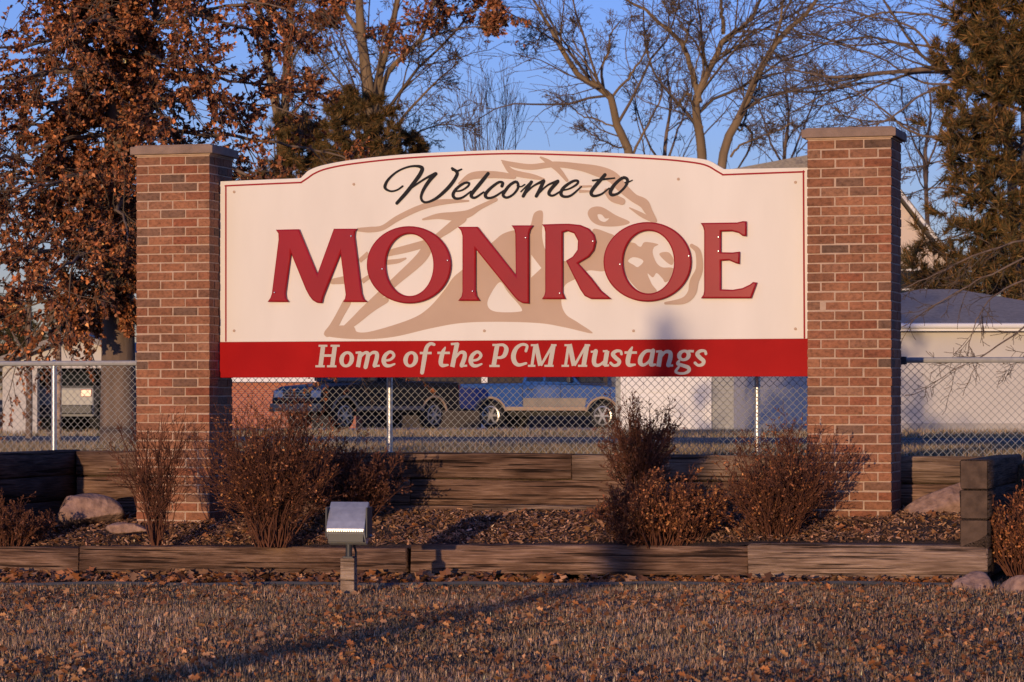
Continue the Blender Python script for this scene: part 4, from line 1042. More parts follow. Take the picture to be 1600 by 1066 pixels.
def bare(m0=18, m1=7, m2=5, up=0.05, lr0=(0.18, 0.46)):
    m0 = int(m0 * 0.95); m1 = max(4, m1 - 1); m2 = max(3, m2 - 1)
    return [dict(m=m0, K=8, ang=(0.4, 0.95), lr=lr0, t0=0.22, t1=1.0, wig=0.2, trop=(0, 0, up * 0.5), rr=0.45, sides=3),
            dict(m=m1, K=6, ang=(0.35, 1.0), lr=(0.3, 0.75), t0=0.1, t1=1.0, wig=0.24, trop=(0, 0, 0.0), rr=0.5, falloff=0.3),
            dict(m=m2, K=4, ang=(0.35, 1.1), lr=(0.3, 0.75), t0=0.1, t1=1.0, wig=0.28, trop=(0, 0, 0.0), rr=0.6, falloff=0.3)]

# leafing-brown tree behind the sign's left shoulder
D1 = 108.0
b1 = gz_at(588, D1)
def tuft(P, g):
    py = HOR - F * (P[:, 2] - CAMZ) / P[:, 1]
    return (py < 78 + 22 * np.sin(P[:, 0] * 2.5)) & (np.sin(P[:, 0] * 1.3 + 1) * np.sin(P[:, 2] * 1.4) > -0.25)
plant('oak_tree', 'half bare tree with brown leaf tufts rising behind the sign\'s left shoulder', 'tree',
      [limb([(590, b1), (588, 420), (585, 250), (577, 160), (572, 110), (563, 40), (560, -80), (566, -220)], D1, 0.40, 0.08),
       limb([(582, 205), (586, 150), (596, 105), (612, 50), (622, 0), (650, -90)], D1, 0.20, 0.06, dep=[0, .4, .6, 1, 1.2, 1.6]),
       limb([(588, 190), (603, 120), (630, 88), (658, 60), (672, 20), (700, -40)], D1, 0.13, 0.04, dep=[0, -.4, -.8, -1.2, -1.6, -2]),
       limb([(600, 245), (625, 190), (660, 150), (690, 120), (715, 100)], D1, 0.07, 0.02, dep=[0, .6, 1, 1.6, 2]),
       limb([(566, 60), (540, 20), (520, -20), (480, -70)], D1, 0.10, 0.04, dep=[0, .6, 1, 1.6]),
       limb([(628, 40), (680, 30), (730, 18), (775, 14)], D1, 0.05, 0.014, dep=[0, .6, .4, .2]),
       limb([(640, 75), (690, 52), (740, 42), (790, 46)], D1, 0.05, 0.014, dep=[0, -.6, -.4, -.2]),
       limb([(595, 260), (640, 215), (690, 195), (740, 200)], D1, 0.05, 0.014, dep=[0, -.6, -.4, -.2])],
      bare(16, 7, 5), g, 'pale_bark', 'fine_twig', 0.011,
      dict(n=16000, size=(0.10, 0.20), cols=OAKC, droop=0.5, where=tuft))
D2 = 112.0
plant('slender_tree', 'pair of slender trunks behind the left shoulder, nearest the oak', 'tree',
      [limb([(440, gz_at(440, D2)), (442, 400), (440, 220), (430, 160), (419, 105), (414, 52), (404, 13), (385, -80)], D2, 0.24, 0.12),
       limb([(440, 230), (446, 160), (448, 100), (452, 52), (455, 8), (462, -70)], D2, 0.19, 0.12, dep=[0, .4, .6, .8, 1, 1.2]),
       limb([(448, 110), (470, 70), (490, 45), (520, 20)], D2, 0.07, 0.03, dep=[0, .4, .6, .8]),
       limb([(436, 200), (480, 150), (500, 110), (530, 90)], D2, 0.06, 0.03, dep=[0, .4, .6, .8])],
      bare(18, 7, 5), g, 'pale_bark', 'fine_twig', 0.011,
      dict(n=9000, size=(0.10, 0.20), cols=OAKC, droop=0.4, where=lambda P, g: np.sin(P[:, 0] * 1.6 + 1) * np.sin(P[:, 2] * 1.7) > 0.1))
# bare trees right of the middle
D3 = 112.0
plant('bare_tree', 'crooked bare tree leaning left against the open sky', 'tree',
      [limb([(1002, gz_at(1002, D3)), (1000, 400), (988, 240), (972, 200), (962, 160), (948, 140), (918, 120), (900, 98), (885, 75), (866, 42), (850, 20), (838, 0)], D3, 0.26, 0.05, 22),
       limb([(943, 138), (944, 110), (955, 90), (962, 60), (978, 40)], D3, 0.08, 0.03, 22, dep=[0, .5, .6, .8, 1]),
       limb([(958, 150), (985, 120), (1000, 100), (1012, 75), (1005, 50)], D3, 0.07, 0.03, 22, dep=[0, -.5, -.6, -.8, -1]),
       limb([(975, 205), (940, 190), (915, 180), (895, 160), (880, 150)], D3, 0.05, 0.02, 22, dep=[0, .5, .6, .8, 1]),
       limb([(990, 240), (1010, 190), (1030, 160), (1035, 120), (1028, 95)], D3, 0.07, 0.02, 22, dep=[0, .5, 1, 1.2, 1.4]),
       limb([(932, 130), (925, 100), (900, 60), (915, 30)], D3, 0.05, 0.02, 22, dep=[0, .5, .6, .8]),
       limb([(985, 235), (950, 225), (925, 215), (900, 200)], D3, 0.05, 0.02, 22, dep=[0, -.5, -.6, -.8]),
       limb([(900, 98), (880, 60), (850, 45), (820, 40)], D3, 0.05, 0.02, 22, dep=[0, .5, .6, .8]),
       limb([(866, 42), (845, 50), (830, 62), (815, 70)], D3, 0.04, 0.015, 22, dep=[0, -.5, -.6, -.8])],
      bare(16, 7, 5, lr0=(0.2, 0.5)), g, 'pale_bark', 'fine_twig', 0.0088)
D4 = 108.0
plant('bare_tree', 'tall bare tree forking in a V above the sign\'s right shoulder', 'tree',
      [limb([(1103, gz_at(1103, D4)), (1102, 420), (1100, 245), (1096, 205), (1092, 165), (1094, 140), (1105, 110), (1115, 80), (1126, 55), (1145, 40), (1165, 25), (1185, -10), (1210, -60)], D4, 0.27, 0.06, 24),
       limb([(1093, 160), (1086, 130), (1078, 105), (1066, 78), (1050, 60), (1020, 35), (1000, 18), (975, 5), (950, -20)], D4, 0.15, 0.05, 24, dep=[0, .3, .5, .8, 1, 1.2, 1.4, 1.5, 1.6]),
       limb([(1130, 52), (1134, 20), (1128, -10), (1120, -60)], D4, 0.11, 0.05, 24, dep=[0, .3, .5, .8]),
       limb([(1086, 130), (1092, 100), (1096, 70), (1092, 40), (1085, 10)], D4, 0.04, 0.02, 24, dep=[0, -.4, -.8, -1, -1.2]),
       limb([(1066, 78), (1075, 50), (1060, 20), (1050, -20)], D4, 0.05, 0.02, 24, dep=[0, -.4, -.8, -1]),
       limb([(1040, 50), (1045, 25), (1030, 5), (1020, -30)], D4, 0.04, 0.02, 24, dep=[0, -.4, -.8, -1]),
       limb([(1110, 95), (1150, 75), (1180, 70), (1215, 90)], D4, 0.05, 0.02, 24, dep=[0, .6, 1, 1.2]),
       limb([(1098, 200), (1085, 170), (1078, 155), (1068, 158), (1062, 172)], D4, 0.06, 0.04, 24, dep=[0, -.1, -.2, -.2, -.2])],
      bare(18, 7, 5), g, 'pale_bark', 'fine_twig', 0.0088)
D5 = 106.0
plant('bare_tree', 'bare tree with one pale trunk leaning right behind the right pillar', 'tree',
      [limb([(1105, gz_at(1105, D5)), (1108, 430), (1124, 252), (1140, 205), (1158, 165), (1172, 130), (1190, 100), (1210, 70), (1232, 48), (1255, 25), (1280, -10), (1310, -60)], D5, 0.25, 0.07, 22),
       limb([(1146, 195), (1160, 200), (1165, 170), (1158, 140), (1154, 110)], D5, 0.06, 0.03, 22, dep=[0, .3, .5, .8, 1]),
       limb([(1212, 68), (1220, 40), (1222, 10), (1226, -40)], D5, 0.08, 0.04, 22, dep=[0, -.3, -.5, -.8]),
       limb([(1172, 130), (1210, 120), (1250, 122), (1290, 135)], D5, 0.05, 0.02, 22, dep=[0, -.6, -1, -1.4]),
       limb([(1142, 245), (1155, 225), (1185, 215), (1215, 205), (1240, 190)], D5, 0.06, 0.03, 22, dep=[0, -.3, -.5, -.8, -1])],
      bare(22, 8, 5), g, 'pale_bark', 'fine_twig', 0.0088)
D6 = 118.0
for k, (px, top_, lab) in enumerate([(1040, 95, 'distant bare tree filling the gap between the crooked and the forked tree'),
                                   (1230, 110, 'distant twiggy bare tree just left of the right pillar\'s cap'),
                                   (1450, 120, 'distant twiggy bare tree beyond the house, right of the right pillar')]):
    plant('bare_tree', lab, 'tree',
          [limb([(px, gz_at(px, D6 + 6 * k)), (px + 3, 420), (px - 4, 250), (px + 4, (250 + top_) / 2), (px - 3, top_)], D6 + 6 * k, 0.2, 0.03, 16),
           limb([(px, 260), (px + 25, 200), (px + 45, 150), (px + 50, 110)], D6 + 6 * k, 0.07, 0.03, 16, dep=[0, 1, 1.5, 2]),
           limb([(px, 270), (px - 25, 220), (px - 42, 170), (px - 45, 130)], D6 + 6 * k, 0.07, 0.03, 16, dep=[0, -1, -1.5, -2])],
          bare(15, 6, 5, lr0=(0.14, 0.40)), g, 'bark', 'fine_twig', 0.0095, sides0=6)
D7 = 140.0
nst = 9
lim7 = [limb([(775 + 4 * g.normal(), gz_at(775, D7)), (775 + 5 * g.normal(), 400), (730 + 9 * k + 4 * g.normal(), 240), (728 + 9.5 * k + 4 * g.normal(), g.uniform(140, 195))], D7, 0.08, 0.010, 14, dep=[0, 0, g.normal(), g.normal()]) for k in range(nst)]
plant('bare_tree', 'far tree with upright fine twigs showing over the middle of the sign', 'tree', lim7,
      [dict(m=10, K=6, ang=(0.12, 0.4), lr=(0.12, 0.28), t0=0.45, t1=1.0, wig=0.07, trop=(0, 0, 0.12), rr=0.6),
       dict(m=4, K=4, ang=(0.15, 0.5), lr=(0.3, 0.6), t0=0.2, t1=1.0, wig=0.1, trop=(0, 0, 0.1), rr=0.6)], g, 'fine_twig', 'fine_twig', 0.009, sides0=5)
# spreading bare tree at the right, its trunk hidden by the evergreen
D8 = 90.0
plant('bare_tree', 'spreading bare tree whose level branches reach left over the right pillar', 'tree',
      [limb([(1592, gz_at(1592, D8)), (1590, 500), (1585, 300), (1570, 180), (1550, 140), (1510, 123), (1469, 106), (1403, 108), (1327, 113), (1280, 112), (1196, 96)], D8, 0.24, 0.022, 24),
       limb([(1585, 260), (1560, 150), (1506, 120), (1443, 117), (1403, 129), (1348, 147), (1293, 166), (1240, 160)], D8, 0.08, 0.018, 24, dep=[0, .2, .3, .5, .8, 1, 1.2, 1.3]),
       limb([(1560, 170), (1510, 130), (1464, 100), (1443, 63), (1411, 42), (1361, 31), (1311, 16), (1250, 8)], D8, 0.075, 0.018, 24, dep=[0, -.2, -.3, -.5, -.8, -1, -1.2, -1.3]),
       limb([(1590, 300), (1550, 240), (1495, 213), (1435, 205), (1380, 168), (1350, 140), (1300, 120)], D8, 0.08, 0.018, 24, dep=[0, -.2, -.5, -.8, -1, -1.2, -1.4]),
       limb([(1570, 180), (1540, 60), (1480, 10), (1420, -20), (1340, -40)], D8, 0.09, 0.02, 24, dep=[0, .5, .8, 1, 1.2]),
       limb([(1565, 170), (1530, 50), (1480, 30), (1400, 22), (1320, 40), (1280, 60)], D8, 0.075, 0.018, 24, dep=[0, .7, 1, 1.3, 1.4, 1.5]),
       limb([(1435, 205), (1400, 190), (1350, 190), (1310, 180)], D8, 0.05, 0.018, 24, dep=[-.8, .7, 1, 1.3]),
       limb([(1590, 330), (1530, 310), (1470, 290), (1420, 300)], D8, 0.06, 0.018, 24, dep=[0, .6, 1, 1.3]),
       limb([(1590, 360), (1530, 350), (1480, 370), (1415, 400)], D8, 0.06, 0.018, 24, dep=[0, -.6, -1, -1.3]),
       limb([(1590, 400), (1530, 390), (1470, 420), (1405, 455)], D8, 0.06, 0.018, 24, dep=[0, .6, 1, 1.3]),
       limb([(1588, 290), (1540, 260), (1480, 250), (1410, 262)], D8, 0.06, 0.018, 24, dep=[0, -.9, -1, -1.3]),
       limb([(1550, 140), (1480, 85), (1400, 75), (1330, 82), (1250, 70), (1205, 60)], D8, 0.06, 0.016, 24, dep=[0, .9, 1.5, 1.8, 2, 2]),
       limb([(1506, 123), (1440, 150), (1380, 190), (1320, 200), (1280, 210)], D8, 0.055, 0.016, 24, dep=[0, -.9, -1.5, -1.8, -2]),
       limb([(1530, 130), (1450, 130), (1380, 95), (1310, 70), (1240, 40)], D8, 0.055, 0.016, 24, dep=[0, 1.2, 2, 2.2, 2.4])],
      [dict(m=9, K=8, ang=(0.25, 0.8), lr=(0.16, 0.45), t0=0.35, t1=1.0, wig=0.14, trop=(0, 0, -0.01), rr=0.6, sides=4),
       dict(m=7, K=6, ang=(0.4, 1.0), lr=(0.28, 0.55), t0=0.15, t1=1.0, wig=0.18, trop=(0, 0, 0.0), rr=0.55),
       dict(m=5, K=3, ang=(0.35, 1.0), lr=(0.3, 0.6), t0=0.15, t1=1.0, wig=0.25, trop=(0, 0, 0), rr=0.55)], g, 'bark', 'fine_twig', 0.0082)
# nearer tree out of frame on the right; only its lowest drooping branches reach into view
D8 = 50.0
plant('bare_tree', 'drooping bare branches hanging in front of the white building, right of the pillar', 'tree',
      [limb([(1720, gz_at(1720, D8)), (1718, 500), (1712, 300), (1700, 100), (1700, -100)], D8, 0.20, 0.08, 24),
       limb([(1714, 380), (1640, 370), (1540, 395), (1470, 425), (1408, 452)], D8, 0.03, 0.008, 24, dep=[0, -.8, -1.3, -1.6, -2]),
       limb([(1714, 400), (1640, 390), (1540, 425), (1480, 455), (1412, 500)], D8, 0.03, 0.008, 24, dep=[0, -.5, -.8, -1, -1.2]),
       limb([(1716, 420), (1640, 420), (1560, 460), (1530, 500), (1520, 545)], D8, 0.028, 0.007, 24, dep=[0, -1, -1.5, -2, -2.2]),
       limb([(1716, 430), (1650, 470), (1580, 530), (1510, 570), (1450, 602)], D8, 0.028, 0.006, 24, dep=[0, -1.4, -2, -2.4, -2.6]),
       limb([(1716, 440), (1660, 500), (1620, 540), (1570, 572)], D8, 0.025, 0.006, 24, dep=[0, -1.4, -1.6, -2])],
      [dict(m=11, K=8, ang=(0.3, 0.8), lr=(0.12, 0.3), t0=0.4, t1=1.0, wig=0.14, trop=(0, 0, -0.03), rr=0.6, sides=4),
       dict(m=5, K=6, ang=(0.4, 1.0), lr=(0.28, 0.55), t0=0.15, t1=1.0, wig=0.18, trop=(0, 0, -0.02), rr=0.55)], g, 'bark', 'fine_twig', 0.005)

# evergreens
CED = [(0.115, 0.073, 0.026), (0.16, 0.092, 0.032), (0.075, 0.06, 0.023), (0.22, 0.11, 0.04), (0.05, 0.045, 0.019)]
DKG = [(0.05, 0.045, 0.02), (0.07, 0.055, 0.025), (0.035, 0.04, 0.018), (0.10, 0.065, 0.028)]
def evergreen(label, px, d, topy, halfw, basey, n, g, cols, nb=70, size=(0.10, 0.22), group=None, t_start=0.12):
    gy_ = gz_at(px, d); k = d / F
    tl, trd = limb([(px, gy_), (px + 2, (gy_ + topy) / 2), (px, topy)], d, 0.16, 0.02, 20)
    H = tl[-1, 2] - tl[0, 2]; z_b = CAMZ + (HOR - basey) * k
    limbs = [(tl, trd)]
    for i in range(nb):
        hz_ = g.uniform(max(t_start, (z_b - tl[0, 2]) / H), 0.98)
        i0 = int(hz_ * 18.99); b0 = tl[i0]; a = i * 2.39996 + g.normal(0, .2)
        Ln = halfw * k * (1.05 - hz_) ** 0.6 * g.uniform(0.7, 1.2) + 0.15
        s = np.linspace(0, 1, 20)[:, None]
        c = b0 + np.array([math.cos(a), math.sin(a), 0]) * Ln * s + np.array([0, 0, 1]) * Ln * (0.35 * s + 0.25 * s * s - 0.15)
        c[1:] += np.cumsum(g.normal(0, .012, (19, 3)), 0)
        limbs.append((c, np.linspace(0.025, 0.006, 20)))
    return plant('evergreen_tree', label, 'tree', limbs,
                 [dict(m=9, K=4, ang=(0.4, 0.95), lr=(0.2, 0.42), t0=0.2, t1=1.0, wig=0.15, trop=(0, 0, 0.05), rr=0.6),
                  dict(m=3, K=3, ang=(0.4, 0.9), lr=(0.3, 0.6), t0=0.2, t1=1.0, wig=0.15, trop=(0, 0, 0.03), rr=0.6)], g, 'bark', 'fine_twig', 0.004,
                 dict(n=n, size=size, cols=cols, tmpl=SPRAY, faces=SPRAY_F, spread=0.55, mat='needle', name='sprays', var=0.35, t0=0.0), group, skip=1, sides0=5)
evergreen('tall bronze-green evergreen at the right edge of the picture', 1598, 84.0, -420, 165, 500, 200000, g, CED, 300, (0.17, 0.40))
evergreen('dark evergreen showing behind the sign\'s left shoulder', 560, 103.0, 140, 135, 330, 75000, g, CED, 80, (0.14, 0.34))
evergreen('low dark evergreen beside the sign\'s left shoulder, next to the oak', 472, 104.0, 180, 125, 330, 60000, g, CED, 60, (0.14, 0.34))
evergreen('broad evergreen peeking over the sign\'s arch', 634, 105.0, 200, 100, 330, 45000, g, CED, 60, (0.14, 0.34))

evergreen('dark distant evergreen behind the white garage at the far left', 18, 100.0, 470, 60, 600, 12000, g, DKG, 50, (0.16, 0.4))
evergreen('dark distant evergreen rising right behind the left garage roof', 105, 104.0, 492, 62, 600, 12000, g, DKG, 50, (0.16, 0.4))
evergreen('dark distant evergreen between the garage and the oak trunk', 175, 108.0, 470, 55, 600, 12000, g, DKG, 50, (0.16, 0.4))
# sapling and pole on the left
D9 = 44.0
plant('sapling', 'young tree with a thin reddish trunk before the white garage', 'tree',
      [limb([(45, gz_at(45, D9)), (46, 600), (44, 540), (46, 470), (40, 380), (44, 300)], D9, 0.055, 0.02, 14),
       limb([(45, 560), (25, 530), (8, 500), (-10, 480)], D9, 0.02, 0.008, 14, dep=[0, .2, .3, .4]),
       limb([(45, 540), (65, 510), (85, 490), (100, 470)], D9, 0.02, 0.008, 14, dep=[0, -.2, -.3, -.4])],
      [dict(m=8, K=6, ang=(0.4, 0.9), lr=(0.2, 0.4), t0=0.35, t1=1.0, wig=0.12, trop=(0, 0, 0.02), rr=0.6), dict(m=4, K=4, ang=(0.4, 1.0), lr=(0.3, 0.6), t0=0.2, t1=1.0, wig=0.15, trop=(0, 0, 0), rr=0.6)],
      g, 'bark', 'fine_twig', 0.004, dict(n=1500, size=(0.07, 0.12), cols=OAKC, droop=0.4))
x_, y_, _ = PX(90, 600, 40.0)
zb_ = float(zground(x_, y_))
pole = thing('wooden_pole', 'pale wooden pole standing before the white garage on the left', 'pole', (x_, y_, zb_))
hp_ = CAMZ + (HOR - 482) / F * 40 - zb_
MB().tube([(0, 0, -0.2), (0.01, 0, hp_ * .5), (0, 0, hp_)], [0.05, 0.048, 0.043], 10).build('shaft', M['post_wood'], pole, smooth=True)
MB().box((0, -0.05, hp_ - 0.12), (0.10, 0.03, 0.16)).build('bracket', M['dark_metal'], pole, bevel=0.004)

# ------------------------------------------------------------------ buildings beyond the road
def bpoint(px, d): return (px - 800) / F * d
def lap_siding(name, w, h, mat_, parent, x0, y, z0, board=0.11):
    mb = MB(); n = int(h / board)
    for i in range(n):
        z = z0 + i * board
        mb.add([(x0, y, z + board), (x0 + w, y, z + board), (x0 + w, y - 0.022, z), (x0, y - 0.022, z), (x0, y, z), (x0 + w, y, z)], [(0, 1, 2, 3), (3, 2, 5, 4)])
    return kind(mb.build(name, mat_, parent), 'stuff')
def hip_roof(parent, x0, x1, y0, y1, ze, rise, rx0, rx1, over=0.4, m='shingle'):
    ym = (y0 + y1) / 2
    a = [(x0 - over, y0 - over, ze), (x1 + over, y0 - over, ze), (x1 + over, y1 + over, ze), (x0 - over, y1 + over, ze), (rx0, ym, ze + rise), (rx1, ym, ze + rise)]
    mb = MB().add(a, [(0, 1, 5, 4), (1, 2, 5), (2, 3, 4, 5), (3, 0, 4), (3, 2, 1, 0)])
    r_ = mb.build('roof', M[m], parent)
    MB().box(((x0 + x1) / 2, y0 - over - 0.012, ze - 0.07), (x1 - x0 + 2 * over, 0.024, 0.17)).build('fascia', M['white_trim'], r_)
    return r_
def window(parent, cx, y, cz, w, h, m='white_trim'):
    fr = MB()
    for s in (-1, 1):
        fr.box((cx + s * (w / 2 + 0.03), y - 0.03, cz), (0.07, 0.06, h + 0.13)); fr.box((cx, y - 0.031, cz + s * (h / 2 + 0.03)), (w, 0.058, 0.07))
    o = fr.build('window', M[m], parent)
    MB().box((cx, y - 0.012, cz), (w, 0.02, h)).build('pane', M['glass'], o); MB().box((cx, y - 0.028, cz), (w, 0.02, 0.05)).build('sash_bar', M[m], o)
    return o

# right: long white garage
DB = 70.0
xa, xb = bpoint(1186, DB), bpoint(1790, DB)
zB = float(zground(0, DB)); ze = CAMZ + (HOR - 508) / F * DB
b1_ = thing('white_building', 'long low white building with grey hip roof behind the right pillar', 'building', ((xa + xb) / 2, DB, zB - 0.1))
hw_ = (xb - xa) / 2
MB().box((0, 4.0, (ze - zB + 0.1) / 2), (2 * hw_, 8.0, ze - zB + 0.1)).build('wall', M['white_wall'], b1_)
hip_roof(b1_, -hw_, hw_, 0, 8, ze - zB + 0.1, (HOR - 455) / F * 74 - (ze - CAMZ) + 0.05, bpoint(1500, DB) - (xa + xb) / 2 - 0.4, bpoint(1508, DB) - (xa + xb) / 2 + 0.4)
MB().box((0, -0.04, 0.15), (2 * hw_ + 0.04, 0.08, 0.35)).build('plinth', M['concrete'], b1_)
MB().tube([(-hw_ - 0.42, -0.48, ze - zB + 0.07), (hw_ + 0.42, -0.48, ze - zB + 0.07)], 0.065, 8).build('gutter', M['white_trim'], b1_, smooth=True)
# middle: grey-sided garage with white door
DG = 82.0
zG = float(zground(0, DG))
xa, xb = bpoint(962, DG), bpoint(1215, DG); hw_ = (xb - xa) / 2
b2_ = thing('garage', 'grey sided garage with a white panelled door under the sign\'s right half', 'garage', ((xa + xb) / 2, DG, zG - 0.05))
MB().box((0, 3.5, 1.42), (2 * hw_, 7, 2.85)).build('wall', M['gray_siding'], b2_)
lap_siding('siding', 2 * hw_ - 0.1, 2.6, M['gray_siding'], b2_, -hw_ + 0.05, -0.01, 0.1)
hip_roof(b2_, -hw_, hw_, 0, 7, 2.85, 1.4, -0.8, 0.8)
dx0, dx1 = bpoint(977, DG) - (xa + xb) / 2, bpoint(1104, DG) - (xa + xb) / 2
dz1 = 2.15
door = MB().box(((dx0 + dx1) / 2, -0.05, dz1 / 2), (dx1 - dx0, 0.05, dz1)).build('garage_door', M['white_trim'], b2_)
for i in range(4):
    for j in range(4):
        w_ = (dx1 - dx0) / 4
        MB().box((dx0 + (i + .5) * w_, -0.082, (j + .5) * dz1 / 4), (w_ - 0.12, 0.02, dz1 / 4 - 0.12)).build('panel', M['white_trim'], door, bevel=0.008, segs=1)
for s in (dx0 - 0.07, dx1 + 0.07): MB().box((s, -0.055, dz1 / 2), (0.13, 0.09, dz1)).build('door_trim', M['white_trim'], b2_)
# two-storey house behind
DH = 98.0
zH = float(zground(0, DH))
xc = bpoint(1338, DH); kk = DH / F
h_ = thing('house', 'buff gabled house standing behind the right brick pillar', 'house', (xc, DH, zH - 0.1))
gw = 160 * kk; zap = CAMZ + (HOR - 214) * kk - zH; zev = CAMZ + (HOR - 432) * kk - zH
mb = MB().prism([(-gw, 0), (gw, 0), (gw, zev), (0, zap - 0.15), (-gw, zev)], 0, 9.0, 'y'); mb.build('wall', M['peach_siding'], h_)
for s in (-1, 1):
    mb = MB().prism([(s * (gw + 0.35), zev - 0.22), (0, zap), (0, zap + 0.2), (s * (gw + 0.35), zev - 0.02)], -0.4, 9.4, 'y'); rf = mb.build('roof', M['shingle'], h_)
    MB().prism([(s * (gw + 0.36), zev - 0.26), (0, zap - 0.04), (0, zap + 0.12), (s * (gw + 0.36), zev - 0.1)], -0.44, -0.405, 'y').build('bargeboard', M['white_trim'], rf)
window(h_, 1424 * kk - 1338 * kk, 0, CAMZ + (HOR - 448) * kk - zH, 0.9, 1.3)
window(h_, 1370 * kk - 1338 * kk, 0, CAMZ + (HOR - 360) * kk - zH, 0.9, 1.3)
mb = MB().prism([(-210 * kk, zev + 0.2), (-210 * kk, CAMZ + (HOR - 268) * kk - zH + 0.25), (-60 * kk, CAMZ + (HOR - 240) * kk - zH + 0.25), (0, CAMZ + (HOR - 240) * kk - zH + 0.25), (0, zev + 0.2)], 2.0, 8.0, 'y'); mb.build('wing_roof', M['shingle'], h_)
MB().box((-150 * kk, 5.0, (zev + 0.2) / 2), (120 * kk, 5.9, zev + 0.2)).build('wing_wall', M['peach_siding'], h_)
# brick house left of the trucks
DK = 92.0
zK = float(zground(0, DK)); xa, xb = bpoint(340, DK), bpoint(556, DK); hw_ = (xb - xa) / 2; kk = DK / F
bk = thing('brick_house', 'orange brick house seen under the sign\'s left end', 'house', ((xa + xb) / 2, DK, zK - 0.05))
hh_ = CAMZ + (HOR - 594) * kk - zK + 0.05
hh_ = max(hh_, 1.4)
mb = MB()
MB().box((0, 4, hh_ / 2), (2 * hw_, 8, hh_)).build('wall', M['house_brick'], bk)
hip_roof(bk, -hw_, hw_, 0, 8, hh_ + 0.09, 1.6, -1.2, 1.2, 0.3)
od = bpoint(502, DK) - (xa + xb) / 2
MB().box((od, -0.02, hh_ / 2), (0.62, 0.08, hh_ - 0.06)).build('door', M['dark_inside'], bk)
# dark house behind the trucks
DD = 96.0
zD = float(zground(0, DD)); xa, xb = bpoint(566, DD), bpoint(958, DD); hw_ = (xb - xa) / 2
bd = thing('dark_house', 'dark brown house behind the pickup trucks', 'house', ((xa + xb) / 2, DD, zD - 0.05))
MB().box((0, 4, 1.4), (2 * hw_, 8, 2.8)).build('wall', M['hedge_wall'], bd)
hip_roof(bd, -hw_, hw_, 0, 8, 2.8, 1.7, -2, 2)
MB().box((bpoint(757, DD) - (xa + xb) / 2, -0.05, 1.35), (0.2, 0.1, 2.7)).build('corner_post', M['white_trim'], bd)
# left: white garage with open bay
DL = 62.0
zL = float(zground(0, DL)); kk = DL / F
xa, xb = bpoint(4, DL), bpoint(232, DL); hw_ = (xb - xa) / 2; xm = (xa + xb) / 2
gl = thing('garage', 'white garage with a dark open bay at the picture\'s left edge', 'garage', (xm, DL, zL - 0.05))
zo = CAMZ + (HOR - 572) * kk - zL; zg_ = CAMZ + (HOR - 531) * kk - zL + 0.1
ox0, ox1 = bpoint(58, DL) - xm, bpoint(200, DL) - xm
MB().box(((-hw_ + ox0) / 2, 0.15, zo / 2), (ox0 + hw_, 0.3, zo)).build('wall', M['white_wall'], gl)
MB().box(((hw_ + ox1) / 2, 0.15, zo / 2), (hw_ - ox1, 0.3, zo)).build('wall', M['white_wall'], gl)
MB().prism([(-hw_, zo + .002), (hw_, zo + .002), (hw_, zo + 0.1), (0, zg_), (-hw_, zo + 0.1)], 0.0, 0.3, 'y').build('gable', M['white_wall'], gl)
for s in (-1, 1):
    MB().box((s * (hw_ - 0.1), 3.55, zo / 2), (0.2, 6.5, zo)).build('side_wall', M['white_wall'], gl)
    MB().prism([(s * (hw_ + 0.4), zo - 0.06), (0, zg_ + 0.02), (0, zg_ + 0.16), (s * (hw_ + 0.4), zo + 0.1)], -0.35, 7.2, 'y').build('roof', M['shingle'], gl)
MB().box((0, 6.7, zo / 2), (2 * hw_ - 0.4, 0.1, zo)).build('rear_wall', M['dark_inside'], gl)
MB().box((0, 3.5, 0.07), (2 * hw_ - 0.42, 6.2, 0.03)).build('floor', M['concrete'], gl)

# ------------------------------------------------------------------ vehicles
def wheel(parent, x, y, r_, side, wd=0.26):
    ty = MB().lathe([(r_ * .72, -wd / 2), (r_ * .93, -wd / 2), (r_, -wd / 2 + .04), (r_, wd / 2 - .04), (r_ * .93, wd / 2), (r_ * .72, wd / 2)], (x, y, r_), 'y', 28)
    w = ty.build('wheel', M['tyre'], parent, smooth=True)
    yo = y + side * (wd / 2 + 0.004)
    MB().lathe([(r_ * .70, 0), (r_ * .70, side * .012), (r_ * .63, side * .02), (r_ * .60, -side * .01)], (x, yo, r_), 'y', 28, False).build('rim', M['rim'], w, smooth=True)
    MB().lathe([(r_ * .60, 0), (r_ * .60, side * .006)], (x, yo - side * .008, r_), 'y', 24).build('gap_shade_disc', M['dark_inside'], w)  # near-black disc painted in for the shaded gaps between the spokes
    for k in range(6):
        a = k * math.pi / 3
        mb = MB(); ca, sa = math.cos(a), math.sin(a)
        p = [(0.05, -.032), (r_ * .62, -.024), (r_ * .62, .024), (0.05, .032)]
        mb.prism([(x + u_ * ca - v_ * sa, r_ + u_ * sa + v_ * ca) for u_, v_ in p], yo - side * .001, yo + side * .022, 'y'); mb.build('spoke', M['rim'], w)
    MB().lathe([(0.085, 0), (0.07, side * .03)], (x, yo, r_), 'y', 12).build('hub', M['rim'], w)
def arch_pts(cx, r_, z0, n=10):
    a0 = math.asin(min(1, (z0 - 0.40) / r_)) if z0 > 0.4 else 0.0
    return [(cx + r_ * math.cos(a), 0.40 + r_ * math.sin(a)) for a in np.linspace(math.pi - a0, a0, n)]
